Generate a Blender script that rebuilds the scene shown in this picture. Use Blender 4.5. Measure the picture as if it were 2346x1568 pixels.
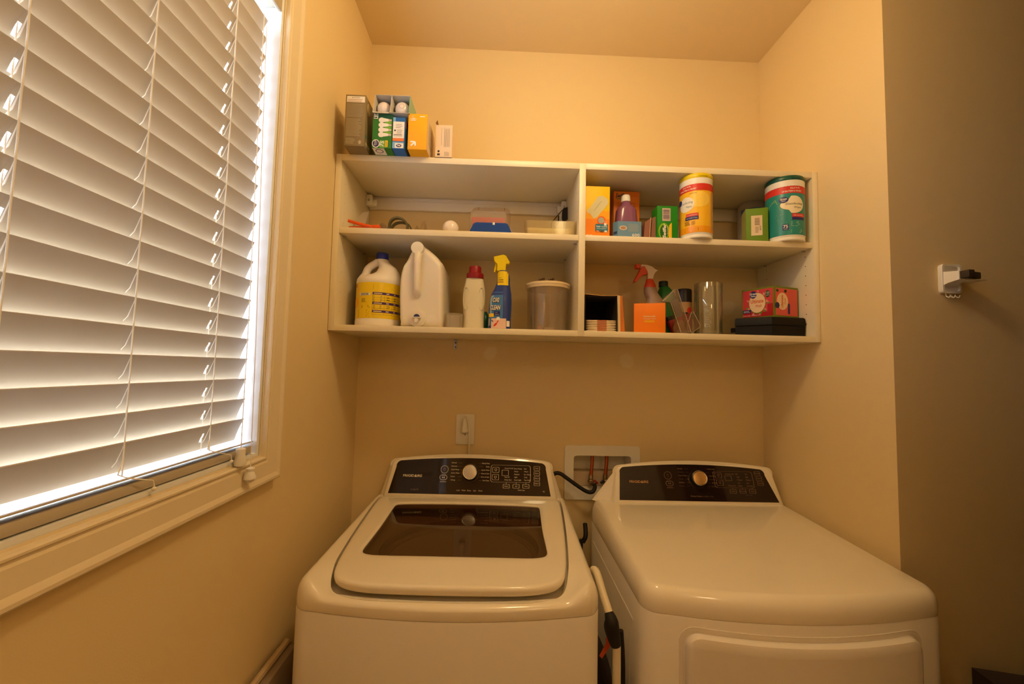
import bpy, bmesh, math, random
from mathutils import Vector, Matrix
random.seed(7)
PI = math.pi
for o in list(bpy.data.objects): bpy.data.objects.remove(o, do_unlink=True)
scene = bpy.context.scene
COL = scene.collection
# ------------------------------------------------------------------ camera
CAM = Vector((0.52702, -1.60461, 1.43457))
YAW, PITCH, ROLL, FPX = 0.0330801, 0.0610603, 0.0222092, 959.983
_cy, _sy, _cp, _sp = math.cos(YAW), math.sin(YAW), math.cos(PITCH), math.sin(PITCH)
FW = Vector((_sy*_cp, _cy*_cp, _sp)); _r = Vector((_cy, -_sy, 0)); _u = _r.cross(FW)
RT = _r*math.cos(ROLL) + _u*math.sin(ROLL); UPV = -_r*math.sin(ROLL) + _u*math.cos(ROLL)
cd = bpy.data.cameras.new('camera'); cam = bpy.data.objects.new('camera', cd); COL.objects.link(cam)
cd.sensor_width = 36; cd.lens = FPX/2346*36; cd.clip_start = 0.02
cam.matrix_world = Matrix(((RT.x, UPV.x, -FW.x, CAM.x), (RT.y, UPV.y, -FW.y, CAM.y), (RT.z, UPV.z, -FW.z, CAM.z), (0, 0, 0, 1)))
scene.camera = cam
# ------------------------------------------------------------------ world, lights, exposure
w = bpy.data.worlds.new('daylight'); scene.world = w; w.use_nodes = True
bg = w.node_tree.nodes['Background']; bg.inputs[1].default_value = 1.9   # overcast sky above, dimmer ground below
_nt = w.node_tree; _tc = _nt.nodes.new('ShaderNodeTexCoord'); _sx = _nt.nodes.new('ShaderNodeSeparateXYZ'); _cr = _nt.nodes.new('ShaderNodeMapRange'); _mx = _nt.nodes.new('ShaderNodeMixRGB')
_nt.links.new(_tc.outputs['Generated'], _sx.inputs[0]); _nt.links.new(_sx.outputs['Z'], _cr.inputs[0]); _cr.inputs[1].default_value = -0.12; _cr.inputs[2].default_value = 0.15
_mx.inputs[1].default_value = (3.0, 3.3, 3.7, 1); _mx.inputs[2].default_value = (12.0, 13.6, 16.0, 1)
_nt.links.new(_cr.outputs[0], _mx.inputs[0]); _nt.links.new(_mx.outputs[0], bg.inputs[0])
ld = bpy.data.lights.new('ceiling_lamp', 'POINT'); ld.energy = 12.6; ld.color = (1.0, 0.725, 0.365); ld.shadow_soft_size = 0.085
lo = bpy.data.objects.new('ceiling_lamp', ld); lo.location = (0.76, -0.86, 2.43); COL.objects.link(lo)
ld2 = bpy.data.lights.new('added_fill_lamp', 'POINT'); ld2.energy = 8.0; ld2.color = (1.0, 0.70, 0.34); ld2.shadow_soft_size = 0.12  # fill lamp added behind the camera to brighten the area under the shelf
lo2 = bpy.data.objects.new('added_fill_lamp', ld2); lo2.location = (1.22, -2.45, 2.25); COL.objects.link(lo2)
vs = scene.view_settings; vs.view_transform = 'Standard'; vs.look = 'None'; vs.gamma = 1; vs.use_curve_mapping = False; vs.exposure = 0.0
scene.display_settings.display_device = 'sRGB'

# ------------------------------------------------------------------ helpers
def at(u, v, x=None, y=None, z=None):
    """the point of a real plane (x, y or z = const) seen at a place of the 2346x1568 photograph"""
    d = FW + RT*((u-1173)/FPX) - UPV*((v-784)/FPX)
    i, q = (0, x) if x is not None else (1, y) if y is not None else (2, z)
    return CAM + d*((q-CAM[i])/d[i])
def ax(u, v, y): return at(u, v, y=y).x
def az(u, v, y): return at(u, v, y=y).z
def s2l(c): return c/12.92 if c <= 0.04045 else ((c+0.055)/1.055)**2.4
MATS = {}
def mat(name, col, rough=0.5, metal=0.0, spec=0.5, trans=0.0, coat=0.0, alpha=1.0, bump=0.0, bscale=200, var=0.0, sss=0.0, ior=1.45, emit=0):
    if name in MATS: return MATS[name]
    m = bpy.data.materials.new(name); m.use_nodes = True; nt = m.node_tree; b = nt.nodes['Principled BSDF']
    c = tuple(s2l(q/255.0) for q in col)+(1,)
    b.inputs['Base Color'].default_value = c; b.inputs['Roughness'].default_value = rough; b.inputs['Metallic'].default_value = metal
    b.inputs['Specular IOR Level'].default_value = spec; b.inputs['Transmission Weight'].default_value = trans; b.inputs['IOR'].default_value = ior
    b.inputs['Coat Weight'].default_value = coat; b.inputs['Coat Roughness'].default_value = 0.05; b.inputs['Alpha'].default_value = alpha
    if sss: b.inputs['Subsurface Weight'].default_value = sss; b.inputs['Subsurface Scale'].default_value = 0.01
    tc = nt.nodes.new('ShaderNodeTexCoord')
    if bump:
        n = nt.nodes.new('ShaderNodeTexNoise'); n.inputs['Scale'].default_value = bscale; n.inputs['Detail'].default_value = 4
        nt.links.new(tc.outputs['Object'], n.inputs['Vector'])
        bp = nt.nodes.new('ShaderNodeBump'); bp.inputs['Strength'].default_value = bump; bp.inputs['Distance'].default_value = 0.002
        nt.links.new(n.outputs['Fac'], bp.inputs['Height']); nt.links.new(bp.outputs['Normal'], b.inputs['Normal'])
    if var:
        n = nt.nodes.new('ShaderNodeTexNoise'); n.inputs['Scale'].default_value = 30; n.inputs['Detail'].default_value = 5
        nt.links.new(tc.outputs['Object'], n.inputs['Vector'])
        mx = nt.nodes.new('ShaderNodeMixRGB'); mx.inputs[1].default_value = tuple(q*(1-var) for q in c[:3])+(1,); mx.inputs[2].default_value = tuple(min(1, q*(1+var)) for q in c[:3])+(1,)
        nt.links.new(n.outputs['Fac'], mx.inputs[0]); nt.links.new(mx.outputs[0], b.inputs['Base Color'])
    MATS[name] = m; return m
def clearmat(name, col, tint=0.85, gloss=0.12, rough=0.05, body=0.0, bodycol=(230, 225, 215), fr=.40):
    """thin clear plastic or glass wall: tinted see-through + fresnel gloss (+ some milky diffuse)"""
    if name in MATS: return MATS[name]
    m = bpy.data.materials.new(name); m.use_nodes = True; nt = m.node_tree; nt.nodes.clear()
    out = nt.nodes.new('ShaderNodeOutputMaterial'); tr = nt.nodes.new('ShaderNodeBsdfTransparent'); gl = nt.nodes.new('ShaderNodeBsdfGlossy')
    tr.inputs[0].default_value = tuple(s2l(q/255)*tint for q in col)+(1,); gl.inputs['Roughness'].default_value = rough
    lw = nt.nodes.new('ShaderNodeLayerWeight'); lw.inputs['Blend'].default_value = 0.35
    ma = nt.nodes.new('ShaderNodeMath'); ma.operation = 'MULTIPLY_ADD'; ma.inputs[1].default_value = fr; ma.inputs[2].default_value = gloss*0.5
    nt.links.new(lw.outputs['Fresnel'], ma.inputs[0]); ma.use_clamp = True
    mx = nt.nodes.new('ShaderNodeMixShader'); nt.links.new(ma.outputs[0], mx.inputs[0])
    df = nt.nodes.new('ShaderNodeBsdfDiffuse'); df.inputs[0].default_value = tuple(s2l(q/255) for q in bodycol)+(1,)
    m2 = nt.nodes.new('ShaderNodeMixShader'); m2.inputs[0].default_value = body
    nt.links.new(tr.outputs[0], m2.inputs[1]); nt.links.new(df.outputs[0], m2.inputs[2])
    nt.links.new(m2.outputs[0], mx.inputs[1]); nt.links.new(gl.outputs[0], mx.inputs[2]); nt.links.new(mx.outputs[0], out.inputs[0])
    MATS[name] = m; return m

TXT = {}
def text_mesh(s, bold=0.0, shear=0.0):
    k = (s, bold, shear)
    if k in TXT: return TXT[k]
    c = bpy.data.curves.new('t', 'FONT'); c.body = s; c.size = 1; c.offset = bold; c.shear = shear; c.resolution_u = 2
    o = bpy.data.objects.new('t', c); COL.objects.link(o)
    me = bpy.data.meshes.new_from_object(o.evaluated_get(bpy.context.evaluated_depsgraph_get()))
    vs_ = [(v.co.x, v.co.y) for v in me.vertices]; fs = [tuple(p.vertices) for p in me.polygons]
    bpy.data.objects.remove(o, do_unlink=True); bpy.data.curves.remove(c); bpy.data.meshes.remove(me)
    x0 = min(v[0] for v in vs_); x1 = max(v[0] for v in vs_); y0 = min(v[1] for v in vs_); y1 = max(v[1] for v in vs_)
    TXT[k] = ([(a-x0, b-y0) for a, b in vs_], fs, x1-x0, y1-y0, y0); return TXT[k]

class MB:
    def __init__(s, m=None):
        s.V = []; s.F = []; s.M = []; s.mats = []; s.cur = 0; s.T = Matrix.Identity(4)
        if m: s.m(m)
    def m(s, mt):
        if mt not in s.mats: s.mats.append(mt)
        s.cur = s.mats.index(mt); return s
    def v(s, p): s.V.append(s.T @ Vector(p)); return len(s.V)-1
    def f(s, idx): s.F.append(tuple(idx)); s.M.append(s.cur)
    def quad(s, a, b, c, d): s.f([s.v(a), s.v(b), s.v(c), s.v(d)])
    def box(s, x0, x1, y0, y1, z0, z1, r=0.0):
        if r > 0:
            r = min(r, (x1-x0)/2.01, (y1-y0)/2.01, (z1-z0)/2.01)
            k = r*0.3
            rings = []
            for z, i in ((z0, r), (z0+k, k), (z0+r, 0), (z1-r, 0), (z1-k, k), (z1, r)):
                a0, a1, b0, b1 = x0+i, x1-i, y0+i, y1-i
                q = max(r-i, 0)
                ring = [(a0+q, b0, z), (a1-q, b0, z), (a1-q*.3, b0+q*.3, z), (a1, b0+q, z), (a1, b1-q, z), (a1-q*.3, b1-q*.3, z), (a1-q, b1, z), (a0+q, b1, z), (a0+q*.3, b1-q*.3, z), (a0, b1-q, z), (a0, b0+q, z), (a0+q*.3, b0+q*.3, z)]
                rings.append(ring)
            s.loft(rings); return s
        p = [s.v(q) for q in ((x0, y0, z0), (x1, y0, z0), (x1, y1, z0), (x0, y1, z0), (x0, y0, z1), (x1, y0, z1), (x1, y1, z1), (x0, y1, z1))]
        for q in ((0, 3, 2, 1), (4, 5, 6, 7), (0, 1, 5, 4), (1, 2, 6, 5), (2, 3, 7, 6), (3, 0, 4, 7)): s.f([p[i] for i in q])
        return s
    def loft(s, rings, capA=True, capB=True, closed=True, loop=False):
        R = [[s.v(p) for p in r] for r in rings]; n = len(R[0])
        rr = range(len(R)) if loop else range(len(R)-1)
        for i in rr:
            A, B = R[i], R[(i+1) % len(R)]
            for j in range(n if closed else n-1):
                k = (j+1) % n; s.f([A[j], A[k], B[k], B[j]])
        if not loop:
            if capA: s.f(R[0][::-1])
            if capB: s.f(R[-1])
        return R
    def lathe(s, prof, c=(0, 0, 0), n=32, capA=True, capB=True, axis='z', sx=1, sy=1):
        rings = []
        for r, h in prof:
            ring = []
            for i in range(n):
                a = 2*PI*i/n; X, Y = r*math.cos(a)*sx, r*math.sin(a)*sy
                if axis == 'z': p = (c[0]+X, c[1]+Y, c[2]+h)
                elif axis == 'y': p = (c[0]+X, c[1]+h, c[2]-Y)
                else: p = (c[0]+h, c[1]+X, c[2]+Y)
                ring.append(p)
            rings.append(ring)
        return s.loft(rings, capA, capB)
    def sell(s, rows, n=32, capA=True, capB=True):
        """rows of (z, w, d, exponent, cx, cy): superellipse rings"""
        rings = []
        for z, w_, d_, e, cx, cy in rows:
            ring = []
            for i in range(n):
                a = 2*PI*i/n; ca, sa = math.cos(a), math.sin(a)
                ring.append((cx+w_/2*math.copysign(abs(ca)**(2/e), ca), cy+d_/2*math.copysign(abs(sa)**(2/e), sa), z))
            rings.append(ring)
        return s.loft(rings, capA, capB)
    def tube(s, path, r, n=12, caps=True, closed=False):
        path = [Vector(p) for p in path]; rings = []; N = len(path)
        if isinstance(r, (list, tuple)):
            L_ = len(r)-1; rad = []
            for i in range(N):
                q = i*L_/max(1, N-1); a = min(int(q), L_-1); rad.append(r[a]+(r[a+1]-r[a])*(q-a))
        else: rad = [r]*N
        prev = None
        for i, p in enumerate(path):
            if closed: t = path[(i+1) % N]-path[i-1]
            else: t = path[min(i+1, N-1)]-path[max(i-1, 0)]
            t.normalize()
            if prev is None:
                a = Vector((0, 0, 1)) if abs(t.z) < .9 else Vector((1, 0, 0)); b = t.cross(a).normalized()
            else:
                b = prev-t*prev.dot(t); b.normalize()
            prev = b; c = t.cross(b)
            rings.append([p+b*rad[i]*math.cos(2*PI*j/n)+c*rad[i]*math.sin(2*PI*j/n) for j in range(n)])
        s.loft(rings, caps, caps, loop=closed); return s
    def ball(s, c, r, n=20, k=10, sz=1):
        rings = []
        for i in range(1, k):
            a = PI*i/k; rings.append([(c[0]+r*math.sin(a)*math.cos(2*PI*j/n), c[1]+r*math.sin(a)*math.sin(2*PI*j/n), c[2]-r*sz*math.cos(a)) for j in range(n)])
        s.loft(rings); return s
    def prism(s, poly, y0, y1):
        """poly of (x, z), extruded along y"""
        s.loft([[(p[0], y0, p[1]) for p in poly], [(p[0], y1, p[1]) for p in poly]]); return s
    # ---- flat printing on a surface; F maps (u, v, h) to a point
    def poly2(s, F, pts, h=.0004):
        s.f([s.v(F(a, b, h)) for a, b in pts])
    def rect(s, F, u0, v0, u1, v1, h=.0004, n=1):
        for i in range(n):
            a = u0+(u1-u0)*i/n; b = u0+(u1-u0)*(i+1)/n
            s.poly2(F, [(a, v0), (b, v0), (b, v1), (a, v1)], h)
    def ell(s, F, cu, cv, ru, rv, h=.0006, n=24, rot=0):
        pts = []
        for i in range(n):
            a = 2*PI*i/n; x, y = ru*math.cos(a), rv*math.sin(a)
            pts.append((cu+x*math.cos(rot)-y*math.sin(rot), cv+x*math.sin(rot)+y*math.cos(rot)))
        s.disc(F, (cu, cv), pts, h)
    def disc(s, F, c0, pts, h):
        n = len(pts); size = max(abs(p[0]-c0[0]) for p in pts); K = 5 if size > .012 else 1
        c = s.v(F(c0[0], c0[1], h)); prev = None
        for k in range(1, K+1):
            I = [s.v(F(c0[0]+(a-c0[0])*k/K, c0[1]+(b-c0[1])*k/K, h)) for a, b in pts]
            for i in range(n):
                j = (i+1) % n
                s.f([c, I[i], I[j]] if prev is None else [prev[i], I[i], I[j], prev[j]])
            prev = I
    def outline(s, F, pts, t, h=.0005):
        n = len(pts); cx = sum(p[0] for p in pts)/n; cy = sum(p[1] for p in pts)/n
        A = [s.v(F(a, b, h)) for a, b in pts]
        B = []
        for a, b in pts:
            d = math.hypot(a-cx, b-cy) or 1; k = (d-t)/d; B.append(s.v(F(cx+(a-cx)*k, cy+(b-cy)*k, h)))
        for i in range(n): s.f([A[i], A[(i+1) % n], B[(i+1) % n], B[i]])
    def text(s, F, str_, u, v, h_=None, w_=None, h=.0008, rot=0, bold=0.0, shear=0.0, align='l'):
        V_, F_, W, H, Y0 = text_mesh(str_, bold, shear)
        k = h_/H if h_ else w_/W; kx = k if not (h_ and w_) else w_/W
        if h_ and not w_ and not rot:      # capital height fixed, descenders hang below the line
            k = kx = h_/.70; v += Y0*k
        ca, sa = math.cos(rot), math.sin(rot); off = 0 if align == 'l' else -W*kx/2
        idx = [s.v(F(u+(a*kx+off)*ca-b*k*sa, v+(a*kx+off)*sa+b*k*ca, h)) for a, b in V_]
        for f in F_: s.f([idx[i] for i in f])
    def lines(s, F, u0, v0, u1, v1, n, fill=.45, h=.0006, ragged=.25, vert=False):
        """rows of unreadable small print"""
        for i in range(n):
            if vert:
                a = u0+(u1-u0)*(i+.2)/n; s.rect(F, a, v0, a+(u1-u0)/n*fill, v1-(v1-v0)*random.random()*ragged, h)
            else:
                b = v1-(v1-v0)*(i+.8)/n; s.rect(F, u0, b, u1-(u1-u0)*random.random()*ragged, b+(v1-v0)/n*fill, h)
    def bars(s, F, u0, v0, u1, v1, n=14, h=.0007, horiz=False):
        q = u0 if not horiz else v0; e = u1 if not horiz else v1; st = (e-q)/n
        for i in range(n):
            t = st*random.uniform(.25, .7)
            if horiz: s.rect(F, u0, q+i*st, u1, q+i*st+t, h)
            else: s.rect(F, q+i*st, v0, q+i*st+t, v1, h)
    def build(s, name, parent=None, angle=35, origin=None, flip=True):
        me = bpy.data.meshes.new(name)
        o3 = Vector(origin) if origin is not None else Vector((0, 0, 0))
        me.from_pydata([p-o3 for p in s.V], [], s.F)
        for m_ in s.mats: me.materials.append(m_)
        for p, i in zip(me.polygons, s.M): p.material_index = i; p.use_smooth = True
        if flip:
            b = bmesh.new(); b.from_mesh(me); bmesh.ops.recalc_face_normals(b, faces=b.faces); b.to_mesh(me); b.free()
        else:
            b = bmesh.new(); b.from_mesh(me); bmesh.ops.remove_doubles(b, verts=b.verts, dist=2e-6); b.to_mesh(me); b.free()
        me.set_sharp_from_angle(angle=math.radians(angle)); me.update()
        o = bpy.data.objects.new(name, me); COL.objects.link(o); o.location = o3
        if parent: o.parent = parent
        return o
def tag(o, label, cat, group=None):
    o['label'] = label; o['category'] = cat
    if group: o['group'] = group
    return o
def thing(name, label, cat, loc=(0, 0, 0), rz=0, group=None):
    o = bpy.data.objects.new(name, None); COL.objects.link(o); o.location = loc; o.rotation_euler = (0, 0, rz); o.empty_display_size = .05
    return tag(o, label, cat, group)
def struct(o): o['kind'] = 'structure'; return o
def frame(P, U, V):
    P, U, V = Vector(P), Vector(U).normalized(), Vector(V).normalized(); N = U.cross(V)
    return lambda u, v, h=0: P+U*u+V*v+N*h
def cyl(c, r, a0=0.0):
    """front of an upright cylinder: u along the surface (0 = facing the camera side, +u to the right), v up"""
    return lambda u, v, h=0: Vector((c[0]+(r+h)*math.sin(a0+u/r), c[1]-(r+h)*math.cos(a0+u/r), c[2]+v))
def rrect(u0, v0, u1, v1, r, n=4):
    pts = []
    for cx, cy, a in ((u1-r, v0+r, -PI/2), (u1-r, v1-r, 0), (u0+r, v1-r, PI/2), (u0+r, v0+r, PI)):
        for i in range(n+1):
            b = a+PI/2*i/n; pts.append((cx+r*math.cos(b), cy+r*math.sin(b)))
    return pts

# ------------------------------------------------------------------ materials
def wall_mat():
    m = mat('warm_cream_wall_paint', (236, 212, 162), rough=.62, spec=.25, bump=.12, bscale=350)
    nt = m.node_tree; b = nt.nodes['Principled BSDF']; ge = nt.nodes.new('ShaderNodeNewGeometry')
    no = nt.nodes.new('ShaderNodeTexNoise'); no.inputs['Scale'].default_value = 28; no.inputs['Detail'].default_value = 3
    nt.links.new(ge.outputs['Position'], no.inputs['Vector']); prev = None
    for (x, z, r) in ((.495, 1.487, .028), (1.025, 1.470, .03), (.86, 1.72, .03), (.405, 1.72, .03), (1.17, 1.67, .02), (1.42, 1.69, .03)):
        d = nt.nodes.new('ShaderNodeVectorMath'); d.operation = 'DISTANCE'; d.inputs[1].default_value = (x, 0, z)
        nt.links.new(ge.outputs['Position'], d.inputs[0])
        a = nt.nodes.new('ShaderNodeMath'); a.operation = 'MULTIPLY_ADD'; a.inputs[1].default_value = .035
        nt.links.new(no.outputs['Fac'], a.inputs[0]); nt.links.new(d.outputs['Value'], a.inputs[2])
        mr = nt.nodes.new('ShaderNodeMapRange'); mr.inputs[1].default_value = r+.010; mr.inputs[2].default_value = r+.019; mr.inputs[3].default_value = 1; mr.inputs[4].default_value = 0
        nt.links.new(a.outputs[0], mr.inputs[0])
        if prev is None: prev = mr.outputs[0]
        else:
            q = nt.nodes.new('ShaderNodeMath'); q.operation = 'MAXIMUM'; nt.links.new(prev, q.inputs[0]); nt.links.new(mr.outputs[0], q.inputs[1]); prev = q.outputs[0]
    mx = nt.nodes.new('ShaderNodeMixRGB'); mx.inputs[1].default_value = b.inputs['Base Color'].default_value
    mx.inputs[2].default_value = (s2l(.955), s2l(.89), s2l(.74), 1); nt.links.new(prev, mx.inputs[0]); nt.links.new(mx.outputs[0], b.inputs['Base Color'])
    return m
WALL = wall_mat()
CEIL = mat('cream_ceiling_paint', (230, 207, 162), rough=.8, spec=.1, bump=.1, bscale=300)
TRIM = mat('semi_gloss_white_trim', (234, 218, 186), rough=.32, spec=.5)
FLOOR = mat('beige_floor_tile', (150, 128, 104), rough=.5, var=.15)
VINYL = mat('white_window_vinyl', (240, 242, 245), rough=.35)
SLAT = mat('white_faux_wood_slat', (190, 178, 158), rough=.42, spec=.4)
CORD = mat('white_cord', (246, 242, 232), rough=.8)
MEL = mat('white_melamine', (238, 226, 196), rough=.35, spec=.45, bump=.03, bscale=500)
RAIL = mat('painted_steel_rail', (238, 230, 218), rough=.35)
ENAM = mat('white_enamel', (246, 236, 216), rough=.16, spec=.5, coat=.5)
ENAMB = mat('white_body_paint', (236, 227, 214), rough=.3, spec=.5, bump=.02, bscale=900)
PANEL = mat('glossy_dark_panel', (38, 27, 24), rough=.05, spec=.5)
PRINT = mat('pale_panel_print', (246, 232, 206), rough=.5)
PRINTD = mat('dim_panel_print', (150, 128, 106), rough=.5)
GOLD = mat('gold_panel_print', (196, 150, 92), rough=.45)
CHROME = mat('chrome', (225, 222, 215), rough=.12, metal=1)
KNOB = mat('brushed_knob_face', (206, 198, 184), rough=.32, metal=.6)
KNOBG = mat('gold_knob_face', (214, 172, 110), rough=.3, metal=.6)
BLACK = mat('black_plastic', (26, 22, 22), rough=.45)
RUB = mat('black_rubber', (22, 20, 20), rough=.6)
DARK = mat('dark_gap', (20, 16, 14), rough=.8)
WPL = mat('white_plastic', (240, 236, 226), rough=.38)
HDPE = mat('milky_white_plastic', (240, 232, 220), rough=.4, sss=.25)
STEEL = mat('zinc_steel', (190, 190, 188), rough=.35, metal=.9)
COPPER = mat('copper_pipe', (176, 92, 54), rough=.35, metal=.8)
CLEAR = clearmat('clear_plastic', (248, 240, 232), tint=.98, gloss=.14, body=.05)
MILKY = clearmat('milky_clear_plastic', (252, 246, 236), tint=.97, gloss=.08, rough=.2, body=.22)
GLASS = clearmat('clear_glass', (252, 254, 250), tint=.99, gloss=.16, rough=.02, body=.03, fr=.5)
TINT = clearmat('smoked_lid_glass', (176, 150, 126), tint=.80, gloss=.16, rough=.03, fr=.6)
CARDI = mat('grey_carton_inside', (205, 200, 190), rough=.8)
W_ = mat('print_white', (240, 236, 226), rough=.5); K_ = mat('print_black', (40, 34, 34), rough=.5)
NAVY = mat('print_navy', (34, 40, 110), rough=.45); RED = mat('print_red', (214, 50, 36), rough=.45)
YEL = mat('print_yellow', (246, 206, 40), rough=.4); GREY = mat('print_grey', (150, 140, 130), rough=.6)

# ================================================================== SETTING
XR, YC, H = 1.5616, -0.5432, 2.7008
def bx(name, *a, m=WALL, parent=None): return MB(m).box(*a).build(name, parent)
struct(bx('floor', -.15, 3.4, -3.3, .15, -.1, 0, m=FLOOR))
struct(bx('ceiling', -.15, 3.4, -3.3, .15, H, H+.1, m=CEIL))
mb = MB(WALL)      # the back wall is cut out for the recessed supply box
mb.box(-.15, .819, 0, .15, 0, H); mb.box(1.046, XR+.01, 0, .15, 0, H); mb.box(.819, 1.046, 0, .15, 0, .981); mb.box(.819, 1.046, 0, .15, 1.112, H)
struct(mb.build('wall_back'))
struct(bx('wall_right', XR, 3.4, YC, .15, 0, H))
struct(bx('wall_far_right', 3.3, 3.4, -3.3, YC, 0, H))
struct(bx('wall_front', -.15, 3.4, -3.4, -3.3, 0, H))
struct(bx('wall_added_blocker', 1.45, 1.57, -3.3, -.98, 0, H))  # unseen wall, added to block the fill lamp from the holder wall
WY0, WY1, WZ0, WZ1 = -1.95, -.636, 1.222, 2.33
mb = MB(WALL)
mb.box(-.15, 0, -3.3, 0, 0, WZ0); mb.box(-.15, 0, -3.3, 0, WZ1, H); mb.box(-.15, 0, -3.3, WY0, WZ0, WZ1); mb.box(-.15, 0, WY1, 0, WZ0, WZ1)
struct(mb.build('wall_left'))
struct(MB(TRIM).box(0.0, .014, -3.3, 0, 0, .09, .003).build('baseboard_left'))
struct(MB(TRIM).box(XR, 3.3, YC-.014, YC, 0, .09, .003).build('baseboard_right'))
# window lining, sash and pane
mb = MB(VINYL)
t = .012
mb.box(-.149, -.001, WY0, WY0+t, WZ0, WZ1); mb.box(-.149, -.001, WY1-t, WY1, WZ0, WZ1); mb.box(-.149, -.001, WY0+t, WY1-t, WZ0, WZ0+t); mb.box(-.149, -.001, WY0+t, WY1-t, WZ1-t, WZ1)
win = struct(mb.build('window_1'))
mb = MB(VINYL)
for a in ((-.14, -.10, WY0+t, WY0+.055, WZ0+t, WZ1-t), (-.14, -.10, WY1-.030, WY1-t, WZ0+t, WZ1-t), (-.14, -.10, WY0+.055, WY1-.030, WZ0+t, WZ0+.03), (-.14, -.10, WY0+.055, WY1-.030, WZ1-.03, WZ1-t)):
    mb.box(*a, .004)
mb.build('window_sash', win)
MB(clearmat('window_glass', (250, 252, 255), tint=.99, gloss=.05, rough=.01, fr=.15)).box(-.122, -.118, WY0+.055, WY1-.030, WZ0+.03, WZ1-.03).build('window_pane', win)
# casing: moulded profile swept as a mitred frame
prof = [(0.0, .0), (0.0, .0008), (.004, .0008), (.0042, .010), (.0065, .0125), (.0095, .0125), (.0115, .0100), (.0145, .0100), (.018, .0120), (.030, .0135), (.046, .0160), (.050, .0185), (.054, .0205), (.059, .0205), (.062, .0180), (.063, .0)]
mb = MB(TRIM)
iy0, iy1, iz0, iz1 = WY0+.004, WY1-.002+.0, WZ0+.005, WZ1-.004
rings = []
for d, h in prof:
    rings.append([(h, iy0-d, iz0-d), (h, iy1+d, iz0-d), (h, iy1+d, iz1+d), (h, iy0-d, iz1+d)])
rings = [[(max(x, .0), y, z) for x, y, z in r] for r in rings]
mb.loft(rings, capA=False, capB=False)
cas = struct(mb.build('trim_1', angle=20))

# ================================================================== BLIND
BY0, BY1 = WY0+.02, -.657
CY = [at(50, 240, x=-.022).y, at(346, 260, x=-.022).y, at(531, 260, x=-.022).y, -1.62]
blind = thing('window_blind', 'white horizontal-slat blind lowered inside the left window, slats tilted open', 'blind', (-.035, -1.3, 1.24))
def kid(mb, name, parent, **k):
    o = mb.build(name, None, **k); o.parent = parent
    parent.rotation_euler and None
    o.matrix_parent_inverse = Matrix.LocRotScale(parent.location, parent.rotation_euler, None).inverted(); return o
def slat_mb():
    mb = MB(SLAT); tilt = math.radians(69); hw = .025
    ca, sa = math.cos(tilt), math.sin(tilt)
    def X(s, n): return (-.036+s*ca-n*sa*-1*0+n*-sa, s*sa+n*ca)
    def sect(s0, s1, y0, y1):
        K = max(1, int(round((s1-s0)/.0125))); top = []; bot = []
        for i in range(K+1):
            s_ = s0+(s1-s0)*i/K; crown = .0016*(1-(s_/hw)**2)
            top.append((s_, crown+.0013)); bot.append((s_, crown-.0013))
        pts = [X(*q) for q in top]+[X(*q) for q in bot[::-1]]
        mb.loft([[(p[0], y0, p[1]) for p in pts], [(p[0], y1, p[1]) for p in pts]])
    cuts = sorted([CY[0], CY[2]-.004, -1.62]); y = BY0
    for c in cuts:
        sect(-hw, hw, y, c-.0024); sect(-hw, -.009, c-.0024, c+.0024); sect(.009, hw, c-.0024, c+.0024); y = c+.0024
    sect(-hw, hw, y, BY1)
    return mb
PITCHZ = .0437; ZT0 = 1.3094-.0225
s0 = kid(slat_mb(), 'slat', blind)
s0.location.z = ZT0
NS = 22
for k in range(1, NS):
    o = s0.copy(); COL.objects.link(o); o.parent = blind; o.matrix_parent_inverse = s0.matrix_parent_inverse; o.location.z = ZT0+k*PITCHZ
mb = MB(SLAT); mb.T = Matrix.Translation((-.030, 0, 1.2415)) @ Matrix.Rotation(math.radians(-8), 4, 'Y')
mb.box(-.024, .024, BY0, BY1+.003, -.0085, .0065, .003); kid(mb, 'bottom_rail', blind)
mb = MB(SLAT); mb.T = Matrix.Translation((-.030, 0, 1.2548)) @ Matrix.Rotation(math.radians(-13), 4, 'Y'); mb.box(-.025, .025, BY0, BY1+.004, -.0012, .0012, .0006); kid(mb, 'stacked_slat', blind)
kid(MB(SLAT).box(-.066, -.012, WY0+.014, WY1-.014, 2.268, 2.316), 'headrail', blind)
kid(MB(SLAT).box(-.010, -.001, WY0+.013, WY1-.013, 2.258, 2.316, .002), 'valance', blind)
def wav(p, q, n=10, a=.0): return [Vector(p).lerp(Vector(q), i/n)+Vector((0, a*math.sin(i*2.1), a*math.cos(i*1.7))) for i in range(n+1)]
for c in CY:
    mb = MB(CORD)
    mb.tube(wav((-.0235, c, 1.262), (-.0235, c, 2.27), 24, .0004), .0011, 6)
    mb.tube(wav((-.049, c, 1.262), (-.049, c, 2.27), 24, .0004), .0011, 6)
    for k in range(NS):
        z = ZT0+k*PITCHZ; mb.tube([(-.0235, c, z+.021), (-.036, c+.003, z-.006), (-.049, c, z-.024)], .0007, 5)
    kid(mb, 'ladder_cord', blind)
for c in (CY[0], CY[2]-.004):
    mb = MB(CORD); mb.tube([(-.036, c, 1.262), (-.036, c, 2.27)], .0009, 6); kid(mb, 'lift_cord', blind)
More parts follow.
